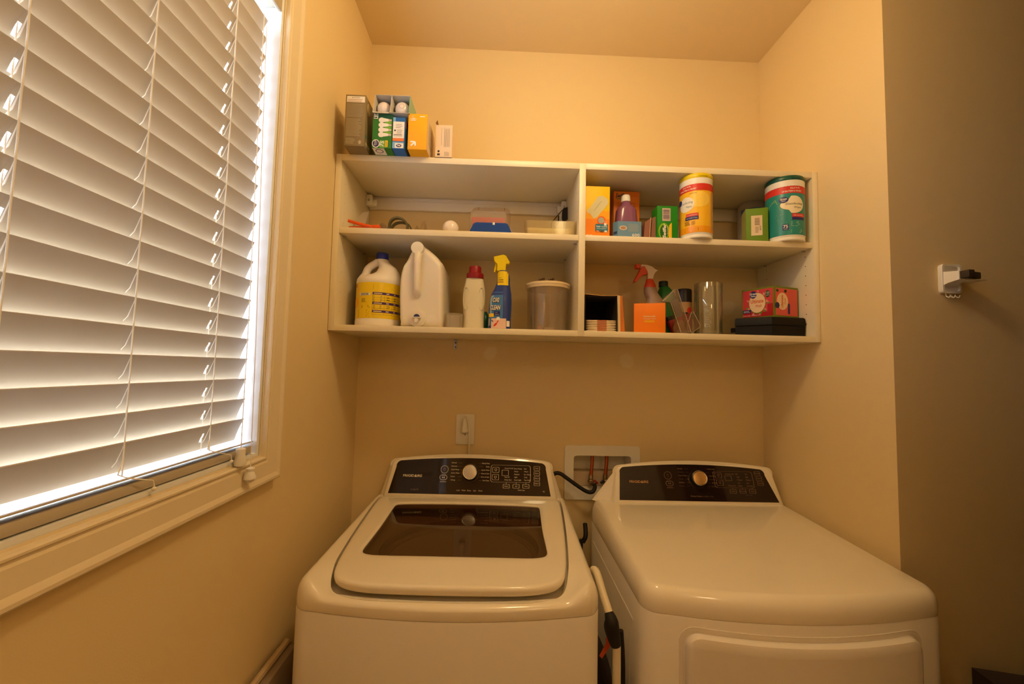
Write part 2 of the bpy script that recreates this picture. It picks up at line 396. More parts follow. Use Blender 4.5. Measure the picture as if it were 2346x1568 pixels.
# small bottom loops of the ladder cords
for c in CY[1:3]:
    mb = MB(CORD); mb.tube([(-.0235, c, 1.285), (-.014, c-.018, 1.268), (-.004, c-.012, 1.262), (.005, c+.022, 1.250), (.0055, c+.024, 1.240)], .001, 6); mb.ball((.0055, c+.024, 1.237), .0035, 8, 6)
    kid(mb, 'cord_plug', blind)
tas = [(at(551, 1045, x=.012), at(606, 30, x=-.004), [at(600, 133, x=-.001)]), (at(573, 1085, x=.026), at(611, 60, x=-.002), [at(597, 175, x=0)])]
for i, (b_, t_, beads) in enumerate(tas):
    mb = MB(CORD); mb.tube([b_+Vector((0, 0, .012)), b_.lerp(t_, .3)+Vector((.001, .001, 0)), b_.lerp(t_, .6), t_], .0009, 6)
    for q in beads: mb.ball(q, .0035, 10, 6)
    kid(mb, 'pull_cord', blind)
    mb = MB(WPL); h = .038 if i == 0 else .030
    mb.lathe([(.003, h*.5), (.009, h*.42), (.0085, h*.1), (.0115, -h*.25), (.0105, -h*.45), (.004, -h*.5)] if i == 0 else [(.003, h*.5), (.0085, h*.4), (.007, h*.2), (.0115, -h*.15), (.0115, -h*.3), (.005, -h*.5)], b_+Vector((0, 0, -.002)), 16)
    kid(mb, 'tassel', blind)

# ================================================================== WALL SHELF
ST, SB, SM = 2.0978, 1.5372, 1.8450      # top of the top board, underside of the bottom board, underside of the middle boards
MT, BT = SM+.0185, SB+.0185               # resting surfaces of the middle and the bottom boards
shelf = thing('wall_shelf', 'cream-white open wall shelf with four compartments above the washer and dryer', 'shelf', (.78, -.15, SB))
e = .0012
kid(MB(MEL).box(.0015, .020, -.30, -.004, SB, ST, .0006), 'side_panel', shelf)
kid(MB(MEL).box(1.543, 1.5605, -.30, -.004, SB, ST, .0006), 'side_panel', shelf)
kid(MB(MEL).box(.776, .7965, -.2995, -.004, SB+.0005, ST-.0003, .0006), 'divider_panel', shelf)
for nm, z0, z1 in (('top_board', ST-.0195, ST), ('bottom_board', SB, BT)):
    kid(MB(MEL).box(.020, .776, -.2995, -.004, z0, z1, .0006), nm, shelf); kid(MB(MEL).box(.7965, 1.543, -.2995, -.004, z0, z1, .0006), nm, shelf)
kid(MB(MEL).box(.0205, .7755, -.296, -.004, SM, MT, .0006), 'shelf_board', shelf); kid(MB(MEL).box(.797, 1.5425, -.296, -.004, SM, MT, .0006), 'shelf_board', shelf)
for x0, x1 in ((.0205, .7755), (.797, 1.5425)):
    mb = MB(RAIL); mb.box(x0, x1, -.016, -.003, 2.030, ST-.020, .002); mb.box(x0, x1, -.019, -.0155, 2.062, 2.066)
    kid(mb, 'hanging_rail', shelf)
for i, xx in enumerate((.020, .776, .7965, 1.543)):
    s_ = 1 if i in (0, 2) else -1
    mb = MB(WPL)
    a, b = sorted((xx, xx+s_*.020)); mb.box(a, b, -.052, -.030, 2.030, 2.072, .002)
    a, b = sorted((xx+s_*.008, xx+s_*.034)); mb.box(a, b, -.032, -.018, 2.036, 2.060, .002)
    mb.m(STEEL); mb.lathe([(.0045, 0), (.0045, -.002)], (xx+s_*.010, -.052, 2.050), 12, axis='y')
    kid(mb, 'hanging_bracket', shelf)
for i, (xx, ss) in enumerate(((.020, 1), (1.543, -1), (.776, -1))):      # drilled shelf-pin holes and shelf pins
    mb = MB(DARK)
    for zc in [1.60+.032*k for k in range(15)]:
        if abs(zc-SM) < .02: continue
        for yy in (-.262, -.06): mb.lathe([(.0016 if i == 1 else .0009, 0), (.0016 if i == 1 else .0009, ss*.0004)], (xx, yy, zc), 8, axis='x')
    kid(mb, 'pin_hole', shelf)['kind'] = 'stuff'
for xx, ss in ((.0205, 1), (.7755, -1), (.797, 1), (1.5425, -1)):
    for yy in (-.262, -.06):
        mb = MB(STEEL); mb.lathe([(.0025, 0), (.0025, ss*.010)], (xx, yy, SM-.0026), 8, axis='x'); kid(mb, 'shelf_pin', shelf)
# little steel angle bracket under the shelf, fixed to the wall
p = at(1044, 790, y=0)
mb = MB(STEEL); mb.box(p.x-.0065, p.x+.0065, -.0025, -.0002, 1.500, SB-.001, .0005); mb.box(p.x-.0065, p.x+.0065, -.030, -.0025, SB-.0030, SB-.0008, .0005)
br = mb.build('corner_bracket', origin=(p.x, 0, 1.5)); tag(br, 'small zinc angle bracket screwed to the wall under the left half of the shelf', 'bracket')
mb = MB(DARK)
for z in (1.508, 1.524): mb.lathe([(.003, 0), (.003, -.0008)], (p.x, -.0025, z), 10, axis='y')
mb2 = mb.build('screw', br); mb2.matrix_parent_inverse = Matrix.Translation(br.location).inverted()

# ================================================================== WALL FITTINGS
# outlet
ox, oz = .411, 1.1985
out = thing('wall_outlet', 'white electrical outlet plate on the back wall above the washer', 'outlet', (ox, 0, oz))
kid(MB(WPL).box(ox-.035, ox+.035, -.006, -.0003, oz-.057, oz+.057, .002), 'cover_plate', out)
mb = MB(WPL)
for dz in (-.0195, .0195): mb.sell([(0, .034, .028, 3, 0, 0), (.0025, .033, .027, 3, 0, 0)], 20) if False else mb.prism([(ox+a, oz+dz+b) for a, b in rrect(-.0165, -.0135, .0165, .0135, .009)], -.0075, -.0055)
mb.m(DARK); mb.box(ox-.001, ox+.001, -.0082, -.0074, oz-.022, oz-.014)
mb.box(ox-.008, ox-.0065, -.0082, -.0074, oz-.017, oz-.009)
kid(mb, 'socket', out)
# plug with its cord
plug = thing('washer_plug', 'white three-prong plug in the wall outlet, its cord dropping behind the washer', 'plug', (ox, -.008, oz+.018))
mb = MB(WPL)
mb.sell([(oz+.045, .010, .010, 2.4, ox, -.026), (oz+.036, .017, .018, 2.4, ox, -.022), (oz+.020, .020, .024, 3, ox, -.020), (oz+.006, .026, .026, 3, ox, -.020), (oz-.006, .025, .025, 3, ox, -.020), (oz-.010, .018, .018, 3, ox, -.020)], 20)
kid(mb, 'plug_body', plug)
mb = MB(WPL); mb.tube([(ox, -.024, oz+.043), (ox+.001, -.030, oz+.052), (ox+.006, -.034, oz+.052), (ox+.012, -.036, oz+.040), (ox+.017, -.034, oz+.010), (ox+.0185, -.028, oz-.030), (ox+.017, -.016, oz-.075), (ox+.016, -.010, oz-.13), (ox+.016, -.010, oz-.30)], .0028, 8)
kid(mb, 'cord', plug)
# washing-machine supply box with recess (its hollow is shallow enough to stand in front of the plaster)
bxo = thing('washer_supply_box', 'white recessed washer supply box on the back wall between washer and dryer', 'supply box', (.933, 0, 1.045))
BX0, BX1, BZ0, BZ1 = .788, 1.077, .943, 1.146; IX0, IX1, IZ0, IZ1 = .823, 1.042, .985, 1.108
mb = MB(WPL)
o_ = rrect(BX0, BZ0, BX1, BZ1, .010); i_ = rrect(IX0, IZ0, IX1, IZ1, .010)
mb.loft([[(a, -.0002, b) for a, b in o_], [(a, -.005, b) for a, b in o_], [(a, -.007, b) for a, b in [(x+(.002 if x < .93 else -.002), z+(.002 if z < 1.04 else -.002)) for x, z in o_]], [(a, -.007, b) for a, b in i_], [(a, .075, b) for a, b in i_]], capA=False, capB=True)
kid(mb, 'box_frame', bxo)
mb = MB(mat('tan_ledge_board', (198, 178, 150), rough=.7)); mb.box(IX0+.001, IX1-.001, .030, .073, IZ0+.001, IZ0+.056, .002); kid(mb, 'box_ledge', bxo)  # ledge in a darker tan than the white box frame
for u, v0, v1, mt_, nm in ((1357, 1047, 1100, RED, 'hot'), (1390, 1047, 1082, NAVY, 'cold')):
    a = at(u, v0, y=.020); b = at(u-3, 1092, y=.010)
    mb = MB(COPPER); mb.tube([(a.x, .022, IZ1-.001), (a.x-.001, .018, IZ1-.03), (b.x, .010, b.z)], .0068, 12); kid(mb, 'copper_pipe', bxo)
    mb = MB(mat('dull_brass', (150, 126, 92), rough=.35, metal=.85))
    mb.tube([(b.x, .010, b.z+.006), (b.x-.002, .006, b.z-.010)], .0090, 12); mb.ball((b.x-.002, .002, b.z-.018), .0130, 14, 8)
    mb.lathe([(.009, 0), (.009, -.012), (.0065, -.015)], (b.x-.002, -.006, b.z-.020), 14, axis='y')
    mb.m(mat('valve_'+nm, (150, 34, 24) if nm == 'hot' else (34, 40, 70), rough=.4)); s_ = 1 if nm == 'hot' else -1
    mb.tube([(b.x, -.004, b.z-.016), (b.x+s_*.012, -.006, b.z-.012), (b.x+s_*.021, -.004, b.z-.022)], [.004, .0035, .005], 8)
    kid(mb, 'valve', bxo)
hp = [at(u, v, y=y_) for u, v, y_ in ((1264, 1110, -.042), (1265, 1094, -.044), (1272, 1085, -.045), (1284, 1086, -.046), (1300, 1097, -.048), (1325, 1115, -.052), (1345, 1127, -.056), (1358, 1127, -.056), (1363, 1116, -.052), (1360, 1109, -.050))]
def smooth(pts, n=5):
    P_ = [pts[0]]+list(pts)+[pts[-1]]; out_ = []
    for i in range(1, len(P_)-2):
        p0, p1, p2, p3 = [Vector(q) for q in P_[i-1:i+3]]
        for k in range(n):
            t_ = k/n; out_.append(.5*((2*p1)+(-p0+p2)*t_+(2*p0-5*p1+4*p2-p3)*t_*t_+(-p0+3*p1-3*p2+p3)*t_**3))
    out_.append(Vector(pts[-1])); return out_
mb = MB(RUB); mb.tube(smooth([(hp[0].x-.004, -.040, .90)]+hp), .0072, 12)
tag(mb.build('supply_hose', origin=hp[0]), 'black rubber hose bending from the supply box to behind the washer', 'hose')
hq = [at(u, v, y=-.10)+Vector((-.016, 0, 0)) for u, v in ((1352, 1228), (1346, 1242), (1340, 1258))]
mb = MB(RUB); mb.tube(smooth([hq[0]+Vector((.004, .03, .03)), *hq, hq[2]+Vector((-.002, 0, -.30))]), .008, 10)
tag(mb.build('drain_hose', origin=hq[0]), 'short length of black hose seen low in the gap between washer and dryer', 'hose')

# broom / tool holder on the wall at the right
hol = thing('tool_holder', 'small white plastic clip holder on the wall right of the alcove', 'holder', (1.715, YC, 1.69))
hx0, hx1, hz0, hz1 = 1.690, 1.742, 1.655, 1.733
mb = MB(WPL); mb.prism(rrect(hx0, hz0, hx1, hz1, .008), YC-.006, YC-.0003)
o_ = rrect(hx0, hz0, hx1, hz1, .008); i_ = rrect(hx0+.005, hz0+.005, hx1-.004, hz1-.005, .007)
mb.loft([[(a, YC-.0055, b) for a, b in o_], [(a, YC-.012, b) for a, b in o_], [(a, YC-.012, b) for a, b in i_], [(a, YC-.0055, b) for a, b in i_]], False, False)
kid(mb, 'back_plate', hol)
mb = MB(WPL)
mb.loft([[(hx0+.001, YC-.006, 1.673), (hx0+.001, YC-.006, 1.712), (hx1-.006, YC-.006, 1.712), (hx1-.006, YC-.006, 1.673)], [(hx0+.004, YC-.020, 1.680), (hx0+.004, YC-.020, 1.710), (hx1-.012, YC-.020, 1.710), (hx1-.012, YC-.020, 1.680)], [(hx0+.013, YC-.040, 1.686), (hx0+.013, YC-.040, 1.708), (hx1-.014, YC-.040, 1.708), (hx1-.014, YC-.040, 1.686)]])
mb.box(hx0+.024, hx1+.030, YC-.044, YC-.010, 1.684, 1.687, .001)
kid(mb, 'clip_arm', hol)
mb = MB(mat('dark_grey_rubber', (60, 48, 40), rough=.5)); mb.box(hx0+.014, hx0+.030, YC-.062, YC-.040, 1.688, 1.707, .002); mb.T = Matrix.Translation((hx0+.032, YC-.045, 1.6975)) @ Matrix.Rotation(.25, 4, 'Z'); mb.box(0, .042, -.005, .005, -.009, .009, .003)
kid(mb, 'rubber_jaw', hol)
mb = MB(WPL)
for k in range(3): x_ = hx0+.013+.013*k; mb.tube(smooth([(x_, YC-.006, hz0+.001), (x_, YC-.008, hz0-.008), (x_+.001, YC-.014, hz0-.011), (x_+.001, YC-.017, hz0-.006)], 4), .0012, 6)
kid(mb, 'hook', hol)
# ================================================================== WASHER AND DRYER
def fp(hw, D, B, r, i=0.0, nf=64):
    """appliance footprint seen from above, origin at the middle of the front corners line, y to the back; B = bulge of the front"""
    x0, x1 = -hw+i, hw-i; y0, y1 = i, D-i; r = max(r-i, .004); rb = max(.02-i, .004); pts = []
    yf = lambda x: y0-B*(1-(x/hw)**2)
    for k in range(nf+1):
        x = x0+r+(x1-x0-2*r)*k/nf; pts.append((x, yf(x)))
    ye = yf(x1-r)
    for k in range(1, 9):
        a = -PI/2+PI/2*k/8; pts.append((x1-r+r*math.cos(a), ye+r+r*math.sin(a)))
    for k in range(1, 26): pts.append((x1, ye+r+(y1-rb-ye-r)*k/26))
    for k in range(0, 5):
        a = PI/2*k/4; pts.append((x1-rb+rb*math.cos(a), y1-rb+rb*math.sin(a)))
    for k in range(1, 40): pts.append((x1-rb-(x1-x0-2*rb)*k/40, y1))
    for k in range(0, 5):
        a = PI/2+PI/2*k/4; pts.append((x0+rb+rb*math.cos(a), y1-rb+rb*math.sin(a)))
    for k in range(1, 26): pts.append((x0, y1-rb-(y1-rb-ye-r)*k/26))
    for k in range(0, 8):
        a = PI+PI/2*k/8; pts.append((x0+r+r*math.cos(a), ye+r+r*math.sin(a)))
    return pts
def resamp(poly, c, ref):
    """resample closed poly by the angle of the reference outline's points about c"""
    out_ = []
    for (px, py) in ref:
        a = math.atan2(py-c[1], px-c[0]); best = None
        for i in range(len(poly)):
            x0, y0 = poly[i][0]-c[0], poly[i][1]-c[1]; x1, y1 = poly[(i+1) % len(poly)][0]-c[0], poly[(i+1) % len(poly)][1]-c[1]
            dx, dy = math.cos(a), math.sin(a); ex, ey = x1-x0, y1-y0; det = dx*-ey+ex*dy
            if abs(det) < 1e-12: continue
            t_ = (x0*-ey+ex*y0)/det; s_ = (dx*y0-dy*x0)/det
            if t_ > 0 and -1e-6 <= s_ <= 1+1e-6: best = (c[0]+dx*t_, c[1]+dy*t_); break
        out_.append(best or (px, py))
    return out_
def cr2(pts, n=6, closed=True):
    out_ = []; N = len(pts)
    for i in range(N):
        p0, p1, p2, p3 = [Vector(pts[(i+k) % N]) for k in (-1, 0, 1, 2)]
        for k in range(n):
            t_ = k/n; q = .5*((2*p1)+(-p0+p2)*t_+(2*p0-5*p1+4*p2-p3)*t_*t_+(-p0+3*p1-3*p2+p3)*t_**3); out_.append((q.x, q.y))
    return out_
def half(pts):  # mirror a right-hand outline (front middle -> back middle) into a closed one
    return pts+[(-x, y) for x, y in pts[::-1] if x > 1e-6]

def console(root, hwb, hwt, yb, z0, tilt, yback, xo, backL, backR, zback, arch=.020, Ht=.134, rc=.026):
    """console body: front face outline lofted back; returns the panel-plane frame"""
    V = Vector((0, tilt[0], tilt[1])).normalized()
    F = frame((0, yb, z0), (1, 0, 0), V)
    def outl(bl, br_, tl, tr, t0, t1, r, ar):
        pts = [(bl, t0), (br_, t0)]
        for k in range(0, 7):     # top right corner
            a = -.25+(PI/2+.25-.06)*k/6; pts.append((tr-r+r*math.cos(a), t1-r+r*math.sin(a)))
        for k in range(1, 16):
            s_ = k/16; x = tr-r-(tr-tl-2*r)*s_; m_ = (tl+tr)/2; hw_ = (tr-tl)/2-r; pts.append((x, t1+ar*(1-((x-m_)/hw_)**2)))
        for k in range(0, 7):
            a = PI/2+.06+(PI/2+.25-.06)*k/6; pts.append((tl+r+r*math.cos(a), t1-r+r*math.sin(a)))
        return pts
    mb = MB(ENAM)
    A = outl(-hwb+.010+xo, hwb-.010+xo, -hwt+.008+xo, hwt-.008+xo, .004, Ht-.006, rc-.005, arch)
    Bq = outl(-hwb+xo+.002, hwb+xo-.002, -hwt+xo+.002, hwt+xo-.002, .001, Ht-.001, rc, arch)
    Cq = outl(-hwb+xo, hwb+xo, -hwt+xo, hwt+xo, .0, Ht, rc, arch)
    Dq = outl(backL, backR, -hwt+xo-.006, hwt+xo+.004, 0, Ht-.004, rc, arch*.8)
    rings = [[F(a, b, 0) for a, b in A], [F(a, b, -.003) for a, b in Bq], [F(a, b, -.009) for a, b in Cq]]
    for k in range(1, 6):
        q = k/5; rg = []
        for (a, b), (c, d) in zip(Cq, Dq):
            p0 = F(a, b, -.009); top = F(0, b, 0)
            p1 = Vector((c, yback, z0+b*.93)); sm = q
            fl = q*q*(3-2*q) if b < .05 else q
            rg.append(Vector((p0.x+(p1.x-p0.x)*fl, p0.y+(p1.y-p0.y)*sm, p0.z+(p1.z-p0.z)*sm)))
        rings.append(rg)
    mb.loft(rings, capA=True, capB=True)
    kidl(mb, 'console', root, angle=50)
    return F
def kidl(mb, name, parent, **k):   # local geometry under a placed root
    o = mb.build(name, parent, **k); return o
kid_world = kid

W = thing('washing_machine', 'white top-load washer on the left with a smoked glass lid and dark control panel', 'washing machine', (.426, -.640, 0), -.03)
DHW = .343
def zt_w(y): return .9515+.048*max(0, min(y, .52))
def appliance_body(root, zs, D, B):
    mb = MB(ENAMB); rings = []
    for z, i in ((.012, .01), (.02, .002), (.03, 0), (zs-.009, 0), (zs-.006, .0015), (zs-.0055, .006)): rings.append([(x, y, z) for x, y in fp(DHW, D, B, .045, i)])
    mb.loft(rings); kidl(mb, 'cabinet', root)
    for sx in (-1, 1):
        for yy in (.05, D-.06):
            kidl(_last(sx, yy), 'foot', root)
def _last(sx, yy):
    m_ = MB(RUB); m_.lathe([(.018, 0), (.018, .013)], (sx*(DHW-.05), yy, 0), 12); return m_
WD, WB = .580, .040
appliance_body(W, .898, WD, WB)
# washer deck with a recess for the lid
LIDR = [(0, -.020), (.10, -.018), (.18, -.012), (.235, .004), (.262, .030), (.275, .075), (.283, .13), (.293, .23), (.303, .36), (.309, .47), (.308, .515), (.300, .524), (.15, .526), (0, .526)]
lid_out = cr2(half(LIDR), 8)
base = fp(DHW, WD, WB, .045)
def deck_z(y): return zt_w(y)
def dip(x, y):      # the deck sinks in front of the lid, leaving raised shoulders at the two corners
    a = max(0, min(1, (.318-abs(x))/.055)); a = a*a*(3-2*a); b = max(0, min(1, (.10-y)/.10)); b = b*b*(3-2*b); return .027*a*b
lc = (0, .25)
mb = MB(ENAM); rings = []
for z, i in ((.8925, .005), (.8935, .001), (.899, 0), (.912, 0)): rings.append([(x, y, z) for x, y in fp(DHW, WD, WB, .045, i)])
R_ = .022
for k in range(1, 8):
    a = PI/2*k/7; i = R_*(1-math.cos(a))
    rings.append([(x, y, .912+(deck_z(y)-dip(x, y)-.912)*math.sin(a)) for x, y in fp(DHW, WD, WB, .045, i)])
edge = fp(DHW, WD, WB, .045, R_)
lid_rs = resamp([(x*1.018+0, lc[1]+(y-lc[1])*1.018) for x, y in lid_out], lc, edge)
# finger scoop in front of the lid: the deck drops between edge and lid
def scoop(x, y, q):
    s_ = max(0, 1-abs(x)/.27); f_ = max(0, min(1, (.05-y)/.05)); return -.020*q*min(1, s_*2.2)*f_
for q in (.35, .7, 1.0):
    rings.append([(ex+(lx-ex)*q, ey+(ly-ey)*q, deck_z(ey+(ly-ey)*q)-dip(ex+(lx-ex)*q, ey+(ly-ey)*q)) for (ex, ey), (lx, ly) in zip(edge, lid_rs)])
rings.append([(x*.995, lc[1]+(y-lc[1])*.995, deck_z(y)-.040) for x, y in lid_rs])
tub_c = (0, .265); TR = .222
tubring = [(tub_c[0]+TR*math.cos(math.atan2(y-tub_c[1], x-tub_c[0])), tub_c[1]+TR*math.sin(math.atan2(y-tub_c[1], x-tub_c[0]))) for x, y in lid_rs]
rings.append([(x, y, .925) for x, y in tubring]); rings.append([(x, y, .905) for x, y in tubring])
mb.loft(rings, capA=False, capB=False); kidl(mb, 'top_deck', W, angle=40)
# tub
mb = MB(mat('grey_tub_plastic', (214, 204, 188), rough=.4)); c_ = (tub_c[0], tub_c[1], 0)
mb.lathe([(.221, .918), (.221, .900), (.214, .892), (.206, .895), (.200, .885), (.203, .870), (.196, .862), (.198, .84)], c_, 48, False, False); kidl(mb, 'tub_ring', W)
mb = MB(mat('tub_steel', (176, 168, 158), rough=.35, metal=.5))
pr_ = [(.210, .86)]
for k in range(12): pr_ += [(.209, .84-.03*k), (.205, .832-.03*k), (.209, .824-.03*k)]
pr_ += [(.200, .46), (.05, .45), (.0, .47)]
mb.lathe(pr_[:-1]+[(.001, .47)], c_, 48, False, True); kidl(mb, 'tub_basket', W)
mb = MB(mat('agitator_grey', (150, 146, 140), rough=.4)); mb.lathe([(.09, .455), (.06, .49), (.03, .52), (.001, .53)], c_, 24); kidl(mb, 'wash_plate', W)
# lid
WINR = [(0, .108), (.10, .109), (.18, .111), (.212, .115), (.229, .124), (.2355, .142), (.2355, .175), (.2335, .28), (.236, .42), (.236, .444), (.226, .455), (.15, .459), (0, .460)]
win_out = cr2(half(WINR), 8)
ref = resamp(lid_out, lc, edge); hole = resamp(win_out, lc, edge)
def lidz(x, y):
    f_ = max(0, (.10-y)/.14); return zt_w(y)+.0045-.006*f_*f_+.004*max(0, 1-(x/.3)**2)*(1 if y < .5 else .5)
mb = MB(ENAM); rings = []
def sc(p, k): return (lc[0]+(p[0]-lc[0])*k, lc[1]+(p[1]-lc[1])*k)
rings.append([(*sc(p, .96), lidz(*p)-.020) for p in ref]); rings.append([(*sc(p, .985), lidz(*p)-.021) for p in ref])
rings.append([(*sc(p, .998), lidz(*p)-.016) for p in ref]); rings.append([(*p, lidz(*p)-.009) for p in ref])
rings.append([(*sc(p, .997), lidz(*p)-.004) for p in ref]); rings.append([(*sc(p, .985), lidz(*p)-.001) for p in ref]); rings.append([(*sc(p, .965), lidz(*p)) for p in ref])
for q in (.25, .5, .75, .93):
    rings.append([(p[0]*.965+(h_[0]-p[0]*.965)*q, sc(p, .965)[1]+(h_[1]-sc(p, .965)[1])*q, lidz(p[0]+(h_[0]-p[0])*q, p[1]+(h_[1]-p[1])*q)) for p, h_ in zip(ref, hole)])
rings.append([(h_[0], h_[1], lidz(*h_)-.002) for h_ in hole]); rings.append([(*sc(h_, .995), lidz(*h_)-.010) for h_ in hole]); rings.append([(*sc(h_, 1.01), lidz(*h_)-.018) for h_ in hole])
rings.append(rings[0])
mb.loft(rings, capA=False, capB=False); lid = kidl(mb, 'lid', W, angle=45)
mb = MB(TINT); n_ = len(hole); top = [mb.v((*sc(h_, .999), lidz(*h_)-.0045)) for h_ in hole]; cc = mb.v((0, .30, lidz(0, .30)-.0045))
for i in range(n_): mb.f([cc, top[i], top[(i+1) % n_]])
g = mb.build('lid_glass', None, flip=False); g.parent = lid
mb = MB(mat('faint_glass_label', (120, 110, 100), rough=.5))
# console + control panel
FWc = console(W, .304, .288, .525, .975, (.05, .13), WD-.005, 0, -.324, .324, .97)
def paneloutline(bl, br_, tl, tr, t0, t1, ar, r=.018):
    pts = [(bl, t0), (br_, t0)]
    for k in range(6):
        a = -.2+(PI/2+.12)*k/5; pts.append((tr-r+r*math.cos(a), t1-r+r*math.sin(a)))
    for k in range(1, 14):
        s_ = k/14; x = tr-r-(tr-tl-2*r)*s_; m_ = (tl+tr)/2; hh = (tr-tl)/2-r; pts.append((x, t1+ar*(1-((x-m_)/hh)**2)))
    for k in range(6):
        a = PI/2+.08+(PI/2+.12)*k/5; pts.append((tl+r+r*math.cos(a), t1-r+r*math.sin(a)))
    return pts
def fan(mb, F, pts, h):
    n = len(pts); mb.disc(F, (sum(p[0] for p in pts)/n, sum(p[1] for p in pts)/n), pts, h)
def controls(root, F, pan, name, o):
    mb = MB(PANEL); mb.loft([[F(a, b, -.001) for a, b in pan], [F(a, b, .0010) for a, b in pan]])
    P1, P2 = o['ink'], o['ink2']
    mb.m(P1); h = .0014
    mb.m(o['logo']); mb.text(F, 'FRIGID\u0394IRE', o['fr'][0], o['fr'][1], h_=.0085, w_=.067, h=h, bold=.012); mb.m(P1)
    def ring(u, v, ru, rv, t=.0009): mb.outline(F, [(u+ru*math.cos(a*PI/14), v+rv*math.sin(a*PI/14)) for a in range(28)], t, h)
    u, v = o['pw']; ring(u, v, .0135, .0135); mb.m(P2); ring(u, v, .004, .0045, .0007); mb.rect(F, u-.0004, v+.001, u+.0004, v+.006, h); mb.m(P1)
    mb.text(F, 'power', u, v-.0205, h_=.0036, h=h, align='c')
    u, v = o['st']; mb.outline(F, rrect(u-.0135, v-.0085, u+.0135, v+.0085, .0084), .0012, h); mb.poly2(F, [(u-.004, v-.003), (u-.0005, v), (u-.004, v+.003)], h); mb.rect(F, u+.0015, v-.003, u+.0025, v+.003, h); mb.rect(F, u+.0035, v-.003, u+.0045, v+.003, h)
    mb.text(F, 'start/pause', u, v-.0155, h_=.0036, h=h, align='c')
    ku, kv = o['knob']
    mb.m(P2)
    for side, words in ((-1, o['wl']), (1, o['wr'])):
        for k, wd in enumerate(words):
            vv = kv+.032-k*.0118; uu = ku+side*.066
            mb.m(P1 if k % 2 == 0 or o['bright'] else P2)
            if side < 0: mb.text(F, wd, uu-.002, vv, h_=.0040, h=h)
            else:
                tm = text_mesh(wd); mb.text(F, wd, uu+.002-tm[2]*.0040/.70, vv, h_=.0040, h=h)
            mb.m(P2); a, b = sorted((uu-side*.022, uu-side*.036)); mb.rect(F, a, vv+.0013, b, vv+.0018, h)
    mb.outline(F, [(ku+.031*math.cos(a*PI/24), kv+.031*math.sin(a*PI/24)) for a in range(-4, 29)]+[(ku+.031*math.cos(a*PI/24), kv+.031*math.sin(a*PI/24)) for a in range(29, 44)], .0004, h)
    mb.m(P1)
    bu0, bv0, bu1, bv1 = o['box']; mb.outline(F, rrect(bu0, bv0, bu1, bv1, .008), .0012, h)
    for (bu, bv) in o['bb']:
        mb.outline(F, rrect(bu-.012, bv-.0095, bu+.012, bv+.0095, .003), .0011, h); mb.outline(F, [(bu-.004, bv+.004), (bu-.004, bv-.001), (bu, bv-.005), (bu+.004, bv-.001), (bu+.004, bv+.004)], .0012, h)
    su0, sv0, su1, sv1 = o['seg']; mb.outline(F, rrect(su0, sv0, su1, sv1, .0015), .0012, h)
    for (tu, tv, s_) in o['txt']: mb.text(F, s_, tu, tv, h_=.0040, h=h)
    for (ru, rv, s_) in o['rb']:
        mb.outline(F, rrect(ru-.0105, rv-.007, ru+.0105, rv+.007, .002), .0011, h); mb.text(F, s_, ru, rv-.0017, h_=.0042, h=h, align='c')
    for (ru, rv, s_) in o['db']:
        mb.outline(F, rrect(ru-.0115, rv-.0068, ru+.0115, rv+.0068, .002), .0012, h); mb.text(F, s_, ru, rv-.0017, h_=.0038, h=h, align='c'); mb.rect(F, ru-.0004, rv+.0068, ru+.0004, bv0, h)
    for (lu, lv, s_) in o['lab']: mb.text(F, s_, lu, lv, h_=.0042, h=h, align='c')
    mb.m(P2)
    for (lu, lv, s_) in o['dim']: mb.text(F, s_, lu, lv, h_=.0042, h=h, align='c')
    kidl(mb, 'control_panel', root, angle=30)
    # dial
    N = F(0, 0, 1)-F(0, 0, 0); C = F(ku, kv, .001); U_ = F(1, 0, 0)-F(0, 0, 0); V_ = F(0, 1, 0)-F(0, 0, 0)
    M4 = Matrix(((U_.x, V_.x, N.x, C.x), (U_.y, V_.y, N.y, C.y), (U_.z, V_.z, N.z, C.z), (0, 0, 0, 1)))
    mb = MB(BLACK); mb.T = M4; mb.lathe([(.0275, 0), (.0265, .003), (.0262, .012)], n=40); kn = kidl(mb, 'dial_knob', root)
    mb = MB(CHROME); mb.T = M4; mb.lathe([(.0262, .012), (.0262, .020), (.0245, .0225), (.0225, .0222), (.0215, .0205)], n=40, capB=False); q = mb.build('knob_ring', None); q.parent = kn
    mb = MB(o['face']); mb.T = M4; mb.lathe([(.0217, .0195), (.0217, .0205), (.0190, .0212)], n=40); q = mb.build('knob_face', None); q.parent = kn
panW = paneloutline(-.286, .2815, -.268, .266, .0145, .1265, .0125)
